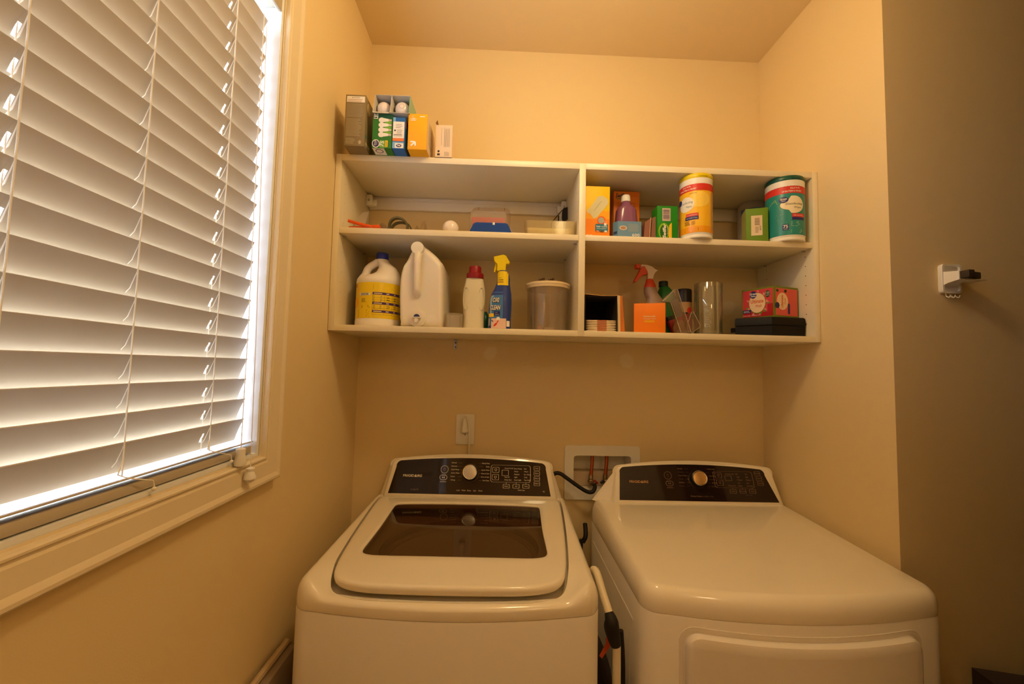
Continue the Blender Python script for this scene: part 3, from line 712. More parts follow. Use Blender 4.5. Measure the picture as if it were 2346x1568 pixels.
controls(W, FWc, panW, 'w', dict(ink=PRINT, ink2=PRINTD, logo=PRINT, bright=True, face=KNOB, fr=(-.2405, .0705), pw=(-.0955, .098), st=(-.0976, .0706), knob=(-.0035, .0880),
    wl=['Normal', 'Delicates', 'Rapid Wash', 'Active Wear', 'Linens', 'Allergy'], wr=['Heavy Duty', 'Bulky', 'Quick Wash', 'Rinse & Spin', 'Drain & Spin', 'Tub Clean'],
    box=(.0692, .0584, .2111, .1168), bb=((.0870, .1000), (.0865, .0750)), seg=(.109, .0805, .1325, .1002),
    txt=[(.118, .1045, 'Control Lock'), (.1525, .1035, 'Extra Heavy'), (.188, .1035, 'Hot'), (.1535, .0940, 'Heavy'), (.188, .0940, 'Warm'), (.1535, .0840, 'Medium'), (.188, .0840, 'Eco Warm'), (.1535, .0745, 'Light'), (.188, .0745, 'Cold'), (.1535, .0650, 'Extra Light'), (.188, .0650, 'Tap Cold'), (.119, .0740, 'Max Fill'), (.119, .0650, 'Delay Start')],
    rb=[(.2335, .1080, 'Soak'), (.2335, .0905, 'Rinse'), (.2335, .0730, 'Chime'), (.2335, .0560, 'Fabric')],
    db=[(.1253, .0453, 'Delay'), (.1601, .0458, 'Soil'), (.1947, .0463, 'Temp')],
    lab=[(-.0422, .0265, 'Lock'), (-.0235, .0265, 'Wash'), (-.004, .0265, 'Rinse'), (.0155, .0265, 'Spin'), (.0355, .0265, 'Done'), (.1790, .0310, 'hold 3 sec'), (.2574, .0285, 'hp')],
    dim=[(-.1945, .0262, '4.1 CU. FT.')]))

# dryer
Dm = thing('clothes_dryer', 'white front-load dryer on the right with a flat top and dark control panel', 'dryer', (1.207, -.652, 0), -.016)
DD, DB = .565, .048
appliance_body(Dm, .905, DD, DB)
def zt_d(y): return .9530+.045*max(0, min(y, .5))
mb = MB(ENAM); rings = []
for z, i in ((.8990, .006), (.9000, .001), (.906, 0), (.918, 0)): rings.append([(x, y, z) for x, y in fp(DHW, DD, DB, .045, i)])
R_ = .024
for k in range(1, 9):
    a = PI/2*k/8; i = R_*(1-math.cos(a))
    rings.append([(x, y, .918+(zt_d(y)-.918)*math.sin(a)) for x, y in fp(DHW, DD, DB, .045, i)])
edge = fp(DHW, DD, DB, .045, R_)
for q in (.15, .35, .6, .85): rings.append([(x*(1-q), .27+(y-.27)*(1-q), zt_d(.27+(y-.27)*(1-q))+.002*q) for x, y in edge])
mb.loft(rings, capA=False, capB=True); kidl(mb, 'top_deck', Dm, angle=40)
FDc = console(Dm, .302, .286, .510, .970, (.05, .13), DD-.005, .024, -.340, .341, .965)
panD = paneloutline(-.2535, .3075, -.2455, .2770, .0148, .1265, .0125)
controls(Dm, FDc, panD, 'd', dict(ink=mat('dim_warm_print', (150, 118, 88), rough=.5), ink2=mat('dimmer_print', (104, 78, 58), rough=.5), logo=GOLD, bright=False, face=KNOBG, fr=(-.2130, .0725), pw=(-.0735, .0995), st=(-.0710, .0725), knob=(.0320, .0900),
    wl=['Normal', 'Delicates', 'Active Wear', 'Towels', 'Bedding', 'Freshen'], wr=['Heavy Duty', 'Bulky', 'Quick Dry', 'Timed Dry', 'Air Fluff', 'Rack Dry'],
    box=(.0900, .0610, .2310, .1175), bb=((.1080, .1030), (.1098, .0779)), seg=(.1305, .0850, .1545, .1025),
    txt=[(.134, .1065, 'Control Lock'), (.171, .1065, 'Max'), (.205, .1065, 'Hot'), (.1735, .0965, 'High'), (.205, .0965, 'High'), (.1735, .0865, 'Medium'), (.205, .0865, 'Medium'), (.1735, .0765, 'Low'), (.205, .0765, 'Low'), (.139, .0665, 'Delay Start'), (.1735, .0665, 'Damp'), (.205, .0665, 'No Heat')],
    rb=[(.2500, .1120, 'Wrinkle'), (.2530, .0945, 'Steam'), (.2550, .0775, 'Chime')],
    db=[(.1515, .0495, 'Delay'), (.1860, .0500, 'Dryness'), (.2205, .0505, 'Temp')],
    lab=[(.0065, .0295, 'Drying'), (.0255, .0295, 'Cooling')], dim=[(.0460, .0295, 'Sensing'), (.0650, .0295, 'Clean Filter'), (.2050, .0360, 'hold 3 sec')]))
# door of the dryer: bezel groove and curved door skin
def dfront(x): return -DB*(1-(x/DHW)**2)
def front_ring(u0, v0, u1, v1, r, h, sag=.0):
    pts = []
    for (a, b) in rrect(u0, v0, u1, v1, r, 6):
        pts.append((a, b))
    out_ = []
    for i in range(len(pts)):
        p, q = pts[i], pts[(i+1) % len(pts)]
        n = 16 if i % 7 == 6 else 1
        for k in range(n):
            a = p[0]+(q[0]-p[0])*k/n; b = p[1]+(q[1]-p[1])*k/n; out_.append((a, dfront(a)-h, b+(sag*(a/.25)**2 if b > .6 else 0)))
    return out_
mb = MB(ENAMB); du0, du1, dv0, dv1 = -.258, .255, .14, .864
spec_ = [(-.006, .010, -.002), (-.004, .008, .0015), (.006, -.002, .0015), (.010, -.006, -.0005)]
rings = [front_ring(du0-.012, dv0-.012, du1+.012, dv1+.012, .035, -.0005, .006), front_ring(du0-.012, dv0-.012, du1+.012, dv1+.012, .035, .0015, .006), front_ring(du0-.004, dv0-.004, du1+.004, dv1+.004, .030, .0015, .006), front_ring(du0-.003, dv0-.003, du1+.003, dv1+.003, .030, .0002, .006)]
mb.loft(rings, False, False); kidl(mb, 'door_bezel', Dm)
mb = MB(ENAMB)
rings = [front_ring(du0, dv0, du1, dv1, .030, .0002, .006), front_ring(du0, dv0, du1, dv1, .030, .010, .006), front_ring(du0+.003, dv0+.003, du1-.003, dv1-.003, .028, .0155, .006), front_ring(du0+.010, dv0+.010, du1-.010, dv1-.010, .024, .018, .006), front_ring(du0+.022, dv0+.022, du1-.022, dv1-.022, .018, .0185, .006)]
mb.loft(rings, False, False)
last = rings[-1]; xs = [du0+.022+(du1-du0-.044)*k/16 for k in range(17)]
for k in range(16):
    a, b = xs[k], xs[k+1]; sa, sb = .006*(a/.25)**2, .006*(b/.25)**2
    mb.quad((a, dfront(a)-.0185, dv0+.022), (b, dfront(b)-.0185, dv0+.022), (b, dfront(b)-.0185, dv1-.022+sb), (a, dfront(a)-.0185, dv1-.022+sa))
kidl(mb, 'door', Dm)
# embossed ribs of the dryer's left side sheet
mb = MB(ENAMB)
for yy in (.10, .19, .28, .37, .46): mb.tube([(-DHW+.0004, yy, .05), (-DHW+.0004, yy, .80)], .0014, 6)
mb.tube([(-DHW+.001, .07, .84), (-DHW+.001, .52, .84)], .003, 8)
kidl(mb, 'side_ribs', Dm)['kind'] = 'stuff'

# ================================================================== THINGS IN THE GAPS
fr_ = thing('folding_frame', 'white tubular frame with a black joint sleeve standing between washer and dryer', 'frame', (.815, -.55, 0))
WT = mat('cream_tube_paint', (236, 224, 196), rough=.4)
a = at(1356, 1315, y=-.52); b = at(1399, 1418, y=-.60); c = at(1411, 1475, y=-.60)
a.x = min(max(a.x, .79), .84)
mb = MB(WT); mb.tube(smooth([a+Vector((-.004, .02, .0)), a+Vector((0, 0, .002)), a.lerp(b, .5), b, c, (c.x+.002, -.60, c.z-.08), (c.x+.002, -.60, 0.0)], 4), .0095, 12); kid(mb, 'tube_leg', fr_)
mb = MB(RUB); sl_ = (a-b).normalized(); mb.tube(smooth([b+sl_*.012, b-sl_*.004, b.lerp(c, .35)+Vector((-.002, 0, 0)), b.lerp(c, .7)+Vector((-.002, 0, 0)), c+Vector((0, 0, -.004))], 4), [.0105, .0135, .0165, .0175, .0170, .0150, .0120], 16); kid(mb, 'joint_sleeve', fr_)
mb = MB(RUB); mb.tube(smooth([(c.x+.016, -.585, c.z+.02), (c.x+.022, -.58, c.z-.05), (c.x+.022, -.58, c.z-.14), (c.x+.016, -.58, c.z-.4)], 4), .006, 8); kid(mb, 'strap', fr_)
q0, q1, q2 = at(1391, 1462, y=-.57), at(1400, 1476, y=-.57), at(1376, 1506, y=-.57)
mb = MB(mat('orange_cloth', (226, 96, 42), rough=.8))
mb.loft([[q0+Vector((-.002, -.002, 0)), q0+Vector((.004, 0, -.003)), q0+Vector((.004, .004, -.003)), q0+Vector((-.002, .004, 0))], [q1+Vector((-.012, -.003, 0)), q1+Vector((.002, 0, 0)), q1+Vector((.002, .004, 0)), q1+Vector((-.012, .003, 0))], [q2+Vector((-.002, -.003, .004)), q2+Vector((.003, 0, -.004)), q2+Vector((.003, .003, -.004)), q2+Vector((-.003, .003, 0))]])
oc = mb.build('orange_strap', origin=q0); tag(oc, 'orange fabric tab hanging behind the white frame by the washer', 'strap')
mb = MB(mat('dark_bag_cloth', (38, 28, 26), rough=.9, bump=.3, bscale=60))
mb.sell([(.0, .05, .30, 3, .815, -.40), (.25, .056, .34, 3, .815, -.41), (.55, .052, .32, 2.5, .813, -.42), (.68, .044, .26, 2.2, .812, -.43), (.70, .02, .15, 2, .812, -.44)], 20)
tag(mb.build('storage_bag', origin=(.815, -.40, 0)), 'dark cloth bag stuffed in the gap between washer and dryer', 'bag')
# board standing between washer and left wall
bd = thing('folded_board', 'grey board with a pale rim standing on edge between washer and left wall', 'board', (.045, -.70, 0))
mb = MB(mat('grey_board', (150, 132, 112), rough=.7)); mb.box(.022, .044, -.98, -.50, 0, .735, .002); kid(mb, 'board_core', bd)
mb = MB(mat('pale_rim', (196, 172, 136), rough=.6)); mb.tube([(.020, -.49, 0.01), (.020, -.49, .735), (.020, -.50, .742), (.020, -.98, .742), (.020, -.99, .735), (.020, -.99, .01)], .008, 8); kid(mb, 'rim', bd)
# dark bin at the lower right
p0 = at(2232, 1532, y=-.62)
bn = thing('waste_bin', 'dark lidded bin standing right of the dryer, only its top corner in view', 'bin', (1.80, -.70, 0))
BT_ = Matrix.Translation((.026, 0, -.013)); mb = MB(mat('dark_bin_plastic', (44, 34, 36), rough=.5)); mb.T = Matrix.Translation((.026, 0, 0)); mb.sell([(0, .20, .24, 6, 1.80, -.72), (.60, .235, .27, 6, 1.80, -.72), (.69, .24, .275, 6, 1.80, -.72)], 28); kid(mb, 'bin_body', bn)
mb = MB(mat('dark_bin_lid', (52, 42, 44), rough=.45)); mb.T = BT_; mb.loft([[(1.675, -.865, .70), (1.925, -.865, .70), (1.925, -.575, .70), (1.675, -.575, .70)], [(1.675, -.865, .715), (1.925, -.865, .700), (1.925, -.575, .706), (1.675, -.575, .742)], [(1.69, -.85, .72), (1.91, -.85, .703), (1.91, -.59, .708), (1.69, -.59, .745)]]); kid(mb, 'bin_lid', bn)

# ================================================================== THINGS ON THE SHELF
def SC(name, col, rough=.55, **k): return mat(name, col, rough, **k)
def one(mb, name, label, cat, origin, group=None, **k): return tag(mb.build(name, origin=origin, **k), label, cat, group)
def boxmap(x0, x1, y0, z0): return frame((x0, y0, z0), (1, 0, 0), (0, 0, 1))
TOP = ST
# ---- top row, all leaning out over the front edge of the top board
# grey bulb box
yf = -.352
a, b = at(787, 334, z=TOP+.0005), at(834, 340, z=TOP+.0005)
gx0, gx1 = ax(787, 334, yf), ax(834, 334, yf); gz = az(812, 217, yf)-TOP
mb = MB(SC('grey_olive_carton', (140, 124, 92))); mb.box(gx0, gx1, yf, yf+.145, TOP, TOP+gz, .0012)
F = boxmap(gx0, gx1, yf, TOP); gw = gx1-gx0
mb.m(W_); mb.rect(F, .004, gz-.024, gw-.003, gz-.005); mb.m(SC('print_taupe', (188, 172, 140)))
mb.lines(F, .005, gz*.56, gw-.006, gz-.028, 18, .35, ragged=.15); mb.lines(F, .005, gz*.19, gw-.010, gz*.54, 14, .35, ragged=.2); mb.lines(F, .005, .006, gw*.55, gz*.155, 6, .4, ragged=.35)
mb.m(K_); mb.text(F, '\u25b2 CAUTION', gw*.5, gz-.0105, h_=.0028, h=.0009, align='c'); mb.m(SC('print_pinkish', (206, 150, 128))); mb.lines(F, .007, gz-.0225, gw-.006, gz-.013, 2, .3, h=.0009)
mb.m(SC('print_taupe', (188, 172, 140))); mb.poly2(F, [(gw-.020, .012), (gw-.0135, .019), (gw-.007, .012), (gw-.010, .012), (gw-.010, .006), (gw-.017, .006), (gw-.017, .012)], .0008)
Fs = frame((gx1, yf, TOP), (0, 1, 0), (0, 0, 1)); mb.m(SC('pale_round_print', (214, 196, 140))); mb.ell(Fs, .028, gz-.030, .016, .018)
mb.m(SC('print_taupe', (188, 172, 140))); mb.rect(Fs, .010, .010, .05, .020); mb.m(SC('print_teal', (60, 130, 130))); mb.rect(Fs, .006, .032, .020, .040)
one(mb, 'light_bulb_box', 'tall grey-brown light bulb box with fine print, leftmost on top of the shelf', 'box', ((gx0+gx1)/2, yf+.07, TOP))
# green LED box
yf = -.345
gx0, gx1 = ax(851, 348, yf), ax(896, 348, yf); gt = az(875, 261, yf)-TOP; gw = gx1-gx0; YB = -.215
mb = MB(SC('green_carton', (48, 122, 44))); mb.box(gx0, gx1, yf, YB, TOP, TOP+gt, .001)
F = boxmap(gx0, gx1, yf, TOP)
mb.m(SC('green_carton_dark', (22, 84, 56))); mb.rect(F, 0.0005, gt*.84, gw-.0005, gt-.0005, .0003); mb.m(SC('green_carton_lime', (118, 176, 46)))
for k in range(3): mb.ell(F, gw*.80, gt*(.745-.145*k), gw*.18, gt*.035, .0005)
mb.m(W_)
for k in range(4):
    v = gt*(.815-.142*k); mb.ell(F, gw*.46, v, gw*.155, gt*.075, .0007); mb.poly2(F, [(gw*.50, v-gt*.064), (gw*.82, v-gt*.035), (gw*.82, v+gt*.035), (gw*.50, v+gt*.064)], .0010)
mb.m(SC('bulb_base_print', (206, 190, 170)))
for k in range(4): v = gt*(.815-.142*k); mb.rect(F, gw*.82, v-gt*.03, gw*.97, v+gt*.03, .0008)
mb.m(W_); mb.text(F, 'LED', gw*.27, gt*.845, h_=.013, w_=.020, rot=PI/2, h=.0009, bold=.03); mb.text(F, 'CLASSIC', gw*.12, gt*.845, h_=.005, w_=.019, rot=PI/2, h=.0009)
mb.ell(F, gw*.205, gt*.125, gw*.195, gt*.12, .0006); mb.m(NAVY); mb.ell(F, gw*.205, gt*.125, gw*.155, gt*.098, .0009)
mb.m(W_); mb.text(F, 'Great', gw*.20, gt*.062, h_=.0050, w_=.018, rot=PI/2, h=.0012, bold=.02); mb.text(F, 'Value', gw*.28, gt*.075, h_=.0036, w_=.013, rot=PI/2, h=.0012)
mb.m(SC('green_carton_pale', (120, 180, 90))); mb.rect(F, gw*.40, gt*.01, gw*.66, gt*.225, .0005); mb.m(YEL); mb.rect(F, gw*.68, gt*.03, gw*.81, gt*.225, .0006)
mb.m(W_); mb.text(F, '75', gw*.60, gt*.04, h_=.012, w_=.017, rot=PI/2-.15, h=.001, bold=.02)
mb.m(SC('green_carton_dark', (22, 84, 56))); mb.text(F, 'daylight', gw*.78, gt*.04, h_=.0045, w_=.018, rot=PI/2, h=.001)
Fb = frame((gx0, yf, TOP), (1, 0, 0), (0, 1, 0)); Fb2 = lambda u, v, h=0: Vector((gx0+u, yf+v, TOP-h))
mb.m(W_); mb.rect(Fb2, .001, .001, gw*.62, .042, .0003); mb.m(NAVY); mb.ell(Fb2, gw*.32, .018, gw*.2, .012, .0006); mb.m(W_); mb.ell(Fb2, gw*.32, .018, gw*.16, .009, .0008)
GX = (gx0, gx1, gt)
one(mb, 'light_bulb_box', 'green light bulb box with four white bulbs pictured, under the open bulb carton', 'box', ((gx0+gx1)/2, yf+.06, TOP))
# blue box
bx0, bx1 = ax(897, 343, yf)+.001, ax(926, 343, yf); bt = az(912, 269, yf)-TOP; bw = bx1-bx0
bx0 = max(bx0, gx1+.0012); bw = bx1-bx0
mb = MB(SC('blue_carton', (40, 104, 176))); mb.box(bx0, bx1+.010, yf+.004, YB, TOP, TOP+bt, .001) if False else mb.box(bx0, bx1, yf, YB, TOP, TOP+bt, .001)
F = boxmap(bx0, bx1, yf, TOP)
mb.m(SC('blue_carton_light', (120, 176, 220))); mb.rect(F, .0005, bt*.86, bw*.22, bt-.0005); mb.rect(F, .0005, .001, bw*.93, bt*.22)
mb.m(W_); mb.rect(F, .001, bt*.335, bw*.95, bt*.86, .0005); mb.rect(F, bw*.22, bt*.02, bw*.93, bt*.175, .0007); mb.m(SC('print_orange', (236, 126, 56))); mb.rect(F, .001, bt*.24, bw*.94, bt*.33, .0006)
mb.m(K_); mb.rect(F, bw*.14, bt*.55, bw*.26, bt*.60, .0009); mb.rect(F, bw*.10, bt*.435, bw*.78, bt*.45, .0009); mb.text(F, 'General Purpose', bw*.10, bt*.385, h_=.0035, w_=bw*.7, h=.0009)
mb.m(GREY); mb.lines(F, bw*.25, bt*.65, bw*.85, bt*.80, 3, .3, ragged=.4, h=.0008); mb.lines(F, bw*.35, bt*.47, bw*.85, bt*.62, 6, .3, ragged=.3, h=.0008)
mb.m(NAVY); mb.ell(F, bw*.55, bt*.095, bw*.22, bt*.05, .0009); mb.m(W_); mb.text(F, 'Great', bw*.55, bt*.097, h_=.003, h=.0012, align='c', bold=.03); mb.text(F, 'Value', bw*.55, bt*.075, h_=.003, h=.0012, align='c', bold=.03)
Fs = frame((bx1, yf, TOP), (0, 1, 0), (0, 0, 1)); mb.m(SC('print_orange', (236, 126, 56))); mb.ell(Fs, .010, bt*.82, .006, .013)
one(mb, 'light_bulb_box', 'narrow blue and white light bulb box between the green and the orange boxes', 'box', ((bx0+bx1)/2, yf+.06, TOP))
# orange box
ox0, ox1 = max(ax(933, 347, yf), bx1+.004), ax(977, 347, yf); ot = az(958, 261, yf)-TOP; ow = ox1-ox0
ORG = SC('orange_yellow_carton', (246, 176, 22)); PEACH = SC('pale_peach_carton', (232, 206, 172))
mb = MB(ORG); mb.box(ox0, ox1, yf, -.16, TOP, TOP+ot, .001)
Fs = frame((ox1, yf, TOP), (0, 1, 0), (0, 0, 1)); mb.m(PEACH); mb.rect(Fs, .001, .001, -.161-yf, ot-.001, .0004)
mb.m(GREY); mb.lines(Fs, .02, .03, .09, .10, 7, .25, ragged=.4, h=.0006)
F = boxmap(ox0, ox1, yf, TOP); mb.m(W_); mb.text(F, 'LED', ow*.12, ot*.80, h_=.0075, w_=.017, h=.0006, bold=.02); mb.text(F, 'soft', ow*.16, ot*.91, h_=.0040, h=.0006); mb.text(F, 'white', ow*.16, ot*.865, h_=.0030, h=.0006); mb.rect(F, ow*.60, ot*.91, ow*.86, ot*.935, .0006)
ar = [(0, 1), (.75, 1), (1, .75), (1, 0), (.72, 0), (.72, .45), (.2, -.1), (0, .12), (.48, .68), (0, .68)]
mb.poly2(F, [(ow*.14+a_*ow*.30, ot*.10+b_*ow*.26) for a_, b_ in ar], .0006)
mb.m(PEACH)
mb.loft([[(ox0+.001, YB-.014, TOP+ot), (ox1-.001, YB-.014, TOP+ot), (ox1-.001, YB-.0125, TOP+ot), (ox0+.001, YB-.0125, TOP+ot)], [(ox0+.001, YB-.028, TOP+ot+.010), (ox1-.001, YB-.028, TOP+ot+.008), (ox1-.001, YB-.0265, TOP+ot+.008), (ox0+.001, YB-.0265, TOP+ot+.010)]])
one(mb, 'light_bulb_box', 'orange-yellow light bulb box with a white arrow mark and pale side', 'box', ((ox0+ox1)/2, yf+.06, TOP))
# pale box, flap open
px0, px1 = max(ax(997, 350, -.3015), ox1+.004), ax(1035, 350, -.3015); pt = az(1018, 287, -.3015)-TOP; pw = px1-px0
mb = MB(PEACH); th = .0009
mb.box(px0, px1, -.3015, -.3015+th, TOP, TOP+pt); mb.box(px0, px1, -.225, -.225+th, TOP, TOP+pt+.001); mb.box(px0, px0+th, -.3010, -.2245, TOP, TOP+pt+.006); mb.box(px1-th, px1, -.3010, -.2245, TOP, TOP+pt); mb.box(px0, px1, -.3015, -.2245, TOP, TOP+th)
mb.m(SC('brown_carton_inside', (150, 108, 60), .8)); mb.loft([[(px0, -.31, TOP+pt+.002), (px0+th, -.31, TOP+pt+.002), (px0+th, -.23, TOP+pt+.002), (px0, -.23, TOP+pt+.002)], [(px0+.003, -.30, TOP+pt+.016), (px0+.004, -.30, TOP+pt+.016), (px0+.004, -.24, TOP+pt+.016), (px0+.003, -.24, TOP+pt+.016)]])
mb.loft([[(px0+.001, -.226, TOP+pt), (px1-.001, -.226, TOP+pt), (px1-.001, -.2245, TOP+pt), (px0+.001, -.2245, TOP+pt)], [(px0+.003, -.255, TOP+pt+.012), (px1-.003, -.250, TOP+pt+.006), (px1-.003, -.249, TOP+pt+.006), (px0+.003, -.254, TOP+pt+.012)]])
F = boxmap(px0, px1, -.3015, TOP); mb.m(GREY); mb.lines(F, pw*.50, pt*.32, pw*.88, pt*.93, 7, .3, ragged=.1, vert=True); mb.rect(F, pw*.36, pt*.38, pw*.375, pt*.92); mb.lines(F, pw*.55, .004, pw*.85, pt*.2, 5, .3, vert=True)
mb.m(K_); mb.ell(F, pw*.20, pt*.185, .0035, .0035); mb.rect(F, pw*.12, pt*.06, pw*.28, pt*.12)
one(mb, 'light_bulb_box', 'plain pale box with open top flap, rightmost box on top of the shelf', 'box', ((px0+px1)/2, -.27, TOP))
# open carton with two bulbs lying across the green and blue boxes
yc = -.352; cz0 = TOP+max(GX[2], bt)+.001
cx0, cx1 = ax(853, 258, yc), ax(938, 264, yc); cz1 = az(895, 216, yc)
mb = MB(CARDI); th = .0012
def slab(p0, p1, p2, p3, dy):
    mb.loft([[p0, p1, p2, p3], [tuple(Vector(q)+Vector((0, dy, 0))) for q in (p0, p1, p2, p3)]])
cd_ = .105; xm = (cx0+cx1)/2-.001
mb.box(cx0, cx1, yc, yc+cd_, cz0, cz0+th); mb.box(cx0+.004, cx1-.002, yc+.004, yc+cd_, cz1-th, cz1)
mb.loft([[(cx0, yc, cz0), (cx0+th, yc, cz0), (cx0+.006+th, yc+.003, cz1), (cx0+.006, yc+.003, cz1)], [(cx0, yc+cd_, cz0), (cx0+th, yc+cd_, cz0), (cx0+.006+th, yc+cd_, cz1), (cx0+.006, yc+cd_, cz1)]])
mb.loft([[(xm-.004, yc+.001, cz0), (xm-.004+th, yc+.001, cz0), (xm+.001+th, yc+.002, cz1-.001), (xm+.001, yc+.002, cz1-.001)], [(xm, yc+cd_, cz0), (xm+th, yc+cd_, cz0), (xm+th, yc+cd_, cz1-.001), (xm, yc+cd_, cz1-.001)]])
mb.box(cx0+.002, cx1-.002, yc+cd_-.0015, yc+cd_, cz0, cz1)
mb.m(SC('pale_teal_carton', (150, 186, 160))); mb.loft([[(cx1-.003, yc, cz0), (cx1-.003+th, yc, cz0), (cx1-.001+th, yc+.002, cz1), (cx1-.001, yc+.002, cz1)], [(cx1-.003, yc+cd_, cz0), (cx1-.003+th, yc+cd_, cz0), (cx1+th, yc+cd_, cz1), (cx1, yc+cd_, cz1)]])
mb.m(CARDI); mb.loft([[(cx0+.001, yc, cz0+.0012), (xm-.005, yc, cz0+.0012), (xm-.005, yc+.001, cz0+.0012), (cx0+.001, yc+.001, cz0+.0012)], [(cx0+.002, yc-.004, cz0-.004), (xm-.006, yc-.004, cz0-.005), (xm-.006, yc-.003, cz0-.005), (cx0+.002, yc-.003, cz0-.004)]])
one(mb, 'bulb_carton', 'open white carton on its side holding two light bulbs, on the green and blue boxes', 'carton', (xm, yc+.05, cz0))
BULB = mat('frosted_bulb_glass', (240, 228, 220), rough=.12, sss=.1, coat=.3)
def bulb_mesh(R, L):
    mb = MB(BULB); pr = []
    for k in range(0, 10):
        a = PI*.5*k/9*1.25; pr.append((max(R*math.sin(a), .0006), R-R*math.cos(a)))
    pr += [(R*.78, R*1.65), (R*.52, R*2.1), (R*.44, R*2.4)]
    mb.lathe(pr, n=28, axis='y'); return mb
for i, (u, v, rr) in enumerate(((875, 243, .0222), (921, 244, .0236))):
    c = at(u, v, y=yc+.012); c.x = min(max(c.x, cx0+.009+rr), xm-.006-rr) if i == 0 else min(max(c.x, xm+.004+rr), cx1-.005-rr)
    mb = MB(BULB); pr = []
    for k in range(0, 10):
        a = PI*.62*k/9; pr.append((max(rr*math.sin(a), .0006), rr-rr*math.cos(a)))
    pr += [(rr*.72, rr*1.75), (rr*.50, rr*2.15), (rr*.45, rr*2.4)]
    cz = max(c.z, cz0+th+rr+.0006); mb.lathe(pr, (c.x, yc+.010, cz), 28, axis='y')
    ro = tag(mb.build('light_bulb', origin=(c.x, yc+.010, cz)), ('frosted light bulb in the left cell of the open carton' if i == 0 else 'frosted light bulb with a printed ring in the right cell of the open carton'), 'light bulb', 'bulbs in the open carton')
    mb = MB(STEEL); mb.lathe([(rr*.46, rr*2.38), (rr*.48, rr*2.5), (rr*.45, rr*3.2), (rr*.2, rr*3.5)], (c.x, yc+.010, cz), 16, axis='y'); q = mb.build('screw_base', ro); q.matrix_parent_inverse = Matrix.Translation(ro.location).inverted()
    if i: 
        mb = MB(GREY); Fq = lambda u_, v_, h=0: Vector((c.x+.002+u_, yc+.010+rr-math.sqrt(max(rr*rr-(u_+.002)**2-v_*v_, 0))-.0004, cz+v_))
        n = 40; A = [mb.v(Fq(.0078*math.cos(2*PI*k/n), .0078*math.sin(2*PI*k/n))) for k in range(n)]; B = [mb.v(Fq(.0068*math.cos(2*PI*k/n), .0068*math.sin(2*PI*k/n))) for k in range(n)]
        for k in range(n):
            if k % 5: mb.f([A[k], A[(k+1) % n], B[(k+1) % n], B[k]])
        q = mb.build('bulb_marking', ro); q.matrix_parent_inverse = Matrix.Translation(ro.location).inverted()
c = at(1049, 360, y=-.285)
mb = MB(PEACH); mb.loft([[(c.x-.012, -.29, TOP), (c.x+.018, -.295, TOP), (c.x+.020, -.25, TOP), (c.x-.012, -.25, TOP)], [(c.x-.008, -.288, TOP+.005), (c.x+.010, -.290, TOP+.003), (c.x+.012, -.26, TOP+.003), (c.x-.006, -.26, TOP+.006)]])
one(mb, 'paper_scrap', 'small pale scrap lying on top of the shelf right of the boxes', 'scrap', (c.x, -.28, TOP))

# ---- middle board, left compartment
TNG = mat('orange_red_plastic', (238, 92, 20), rough=.35)
mb = MB(TNG)
def P3(lst): return [at(u, v, y=y_) for u, v, y_ in lst]
tp = P3([(798, 506, -.285), (815, 511, -.285), (838, 517, -.286), (852, 520, -.286)]); tp = [Vector((p.x, p.y, max(p.z, MT+.006))) for p in tp]
mb.tube(smooth(tp, 4), .0050, 10)
tp2 = [Vector((ax(800, 519, -.272), -.272, MT+.0055)), Vector((ax(818, 519, -.272), -.272, MT+.0062)), Vector((ax(843, 519, -.274), -.274, MT+.008)), Vector((ax(858, 516, -.272), -.272, MT+.0125)), Vector((ax(876, 514, -.268), -.268, MT+.0145))]
mb.tube(smooth(tp2, 4), [.0055]*9+[.005]*8, 10) if False else mb.tube(smooth(tp2, 4), .0055, 10)
one(mb, 'orange_clamp', 'orange-red plastic clamp handles lying at the left end of the middle board', 'clamp', (tp2[0].x, -.25, MT))
mb = MB(mat('silver_foil', (214, 204, 190), rough=.3, metal=.65, bump=.9, bscale=120))
fq = P3([(814, 513, -.215), (836, 519, -.225), (846, 486, -.19), (833, 487, -.19), (824, 496, -.20)]); fq = [Vector((p.x, p.y, max(p.z, MT+.014))) for p in fq]
mb.loft([[p+Vector((0, -.0035, 0)) for p in fq], [p+Vector((0, .0035, 0)) for p in fq]])
mb.loft([[fq[0]+Vector((0, -.003, -.004)), fq[1]+Vector((0, -.003, -.004)), fq[1]+Vector((0, .003, .002)), fq[0]+Vector((0, .003, .002))], [(fq[0].x+.004, -.205, MT+.0005), (fq[1].x-.003, -.215, MT+.0005), (fq[1].x-.003, -.205, MT+.0005), (fq[0].x+.004, -.195, MT+.0005)]])
one(mb, 'foil_packet', 'crumpled silver foil packet standing behind the orange clamp', 'packet', (fq[0].x, -.21, MT))
OLV = mat('olive_webbing', (96, 88, 58), rough=.65)
cc_ = at(913, 520, y=-.21); cc_.z = MT+.033
def band(pts, w_, t_, mb):
    rings = []
    for i, p in enumerate(pts):
        q = pts[min(i+1, len(pts)-1)]; pr0 = pts[max(i-1, 0)]; t__ = (Vector(q)-Vector(pr0)).normalized(); n = t__.cross(Vector((0, 1, 0))).normalized()
        p = Vector(p); rings.append([p+Vector((0, -w_/2, 0))-n*t_/2, p+Vector((0, w_/2, 0))-n*t_/2, p+Vector((0, w_/2, 0))+n*t_/2, p+Vector((0, -w_/2, 0))+n*t_/2])
    mb.loft(rings)
mb = MB(OLV)
band([(cc_.x+.030*math.cos(a_), cc_.y+.006*math.sin(2*a_), cc_.z+.031*math.sin(a_)*1.1-.002) for a_ in [PI*1.25-PI*1.50*k/26 for k in range(27)]], .016, .006, mb)
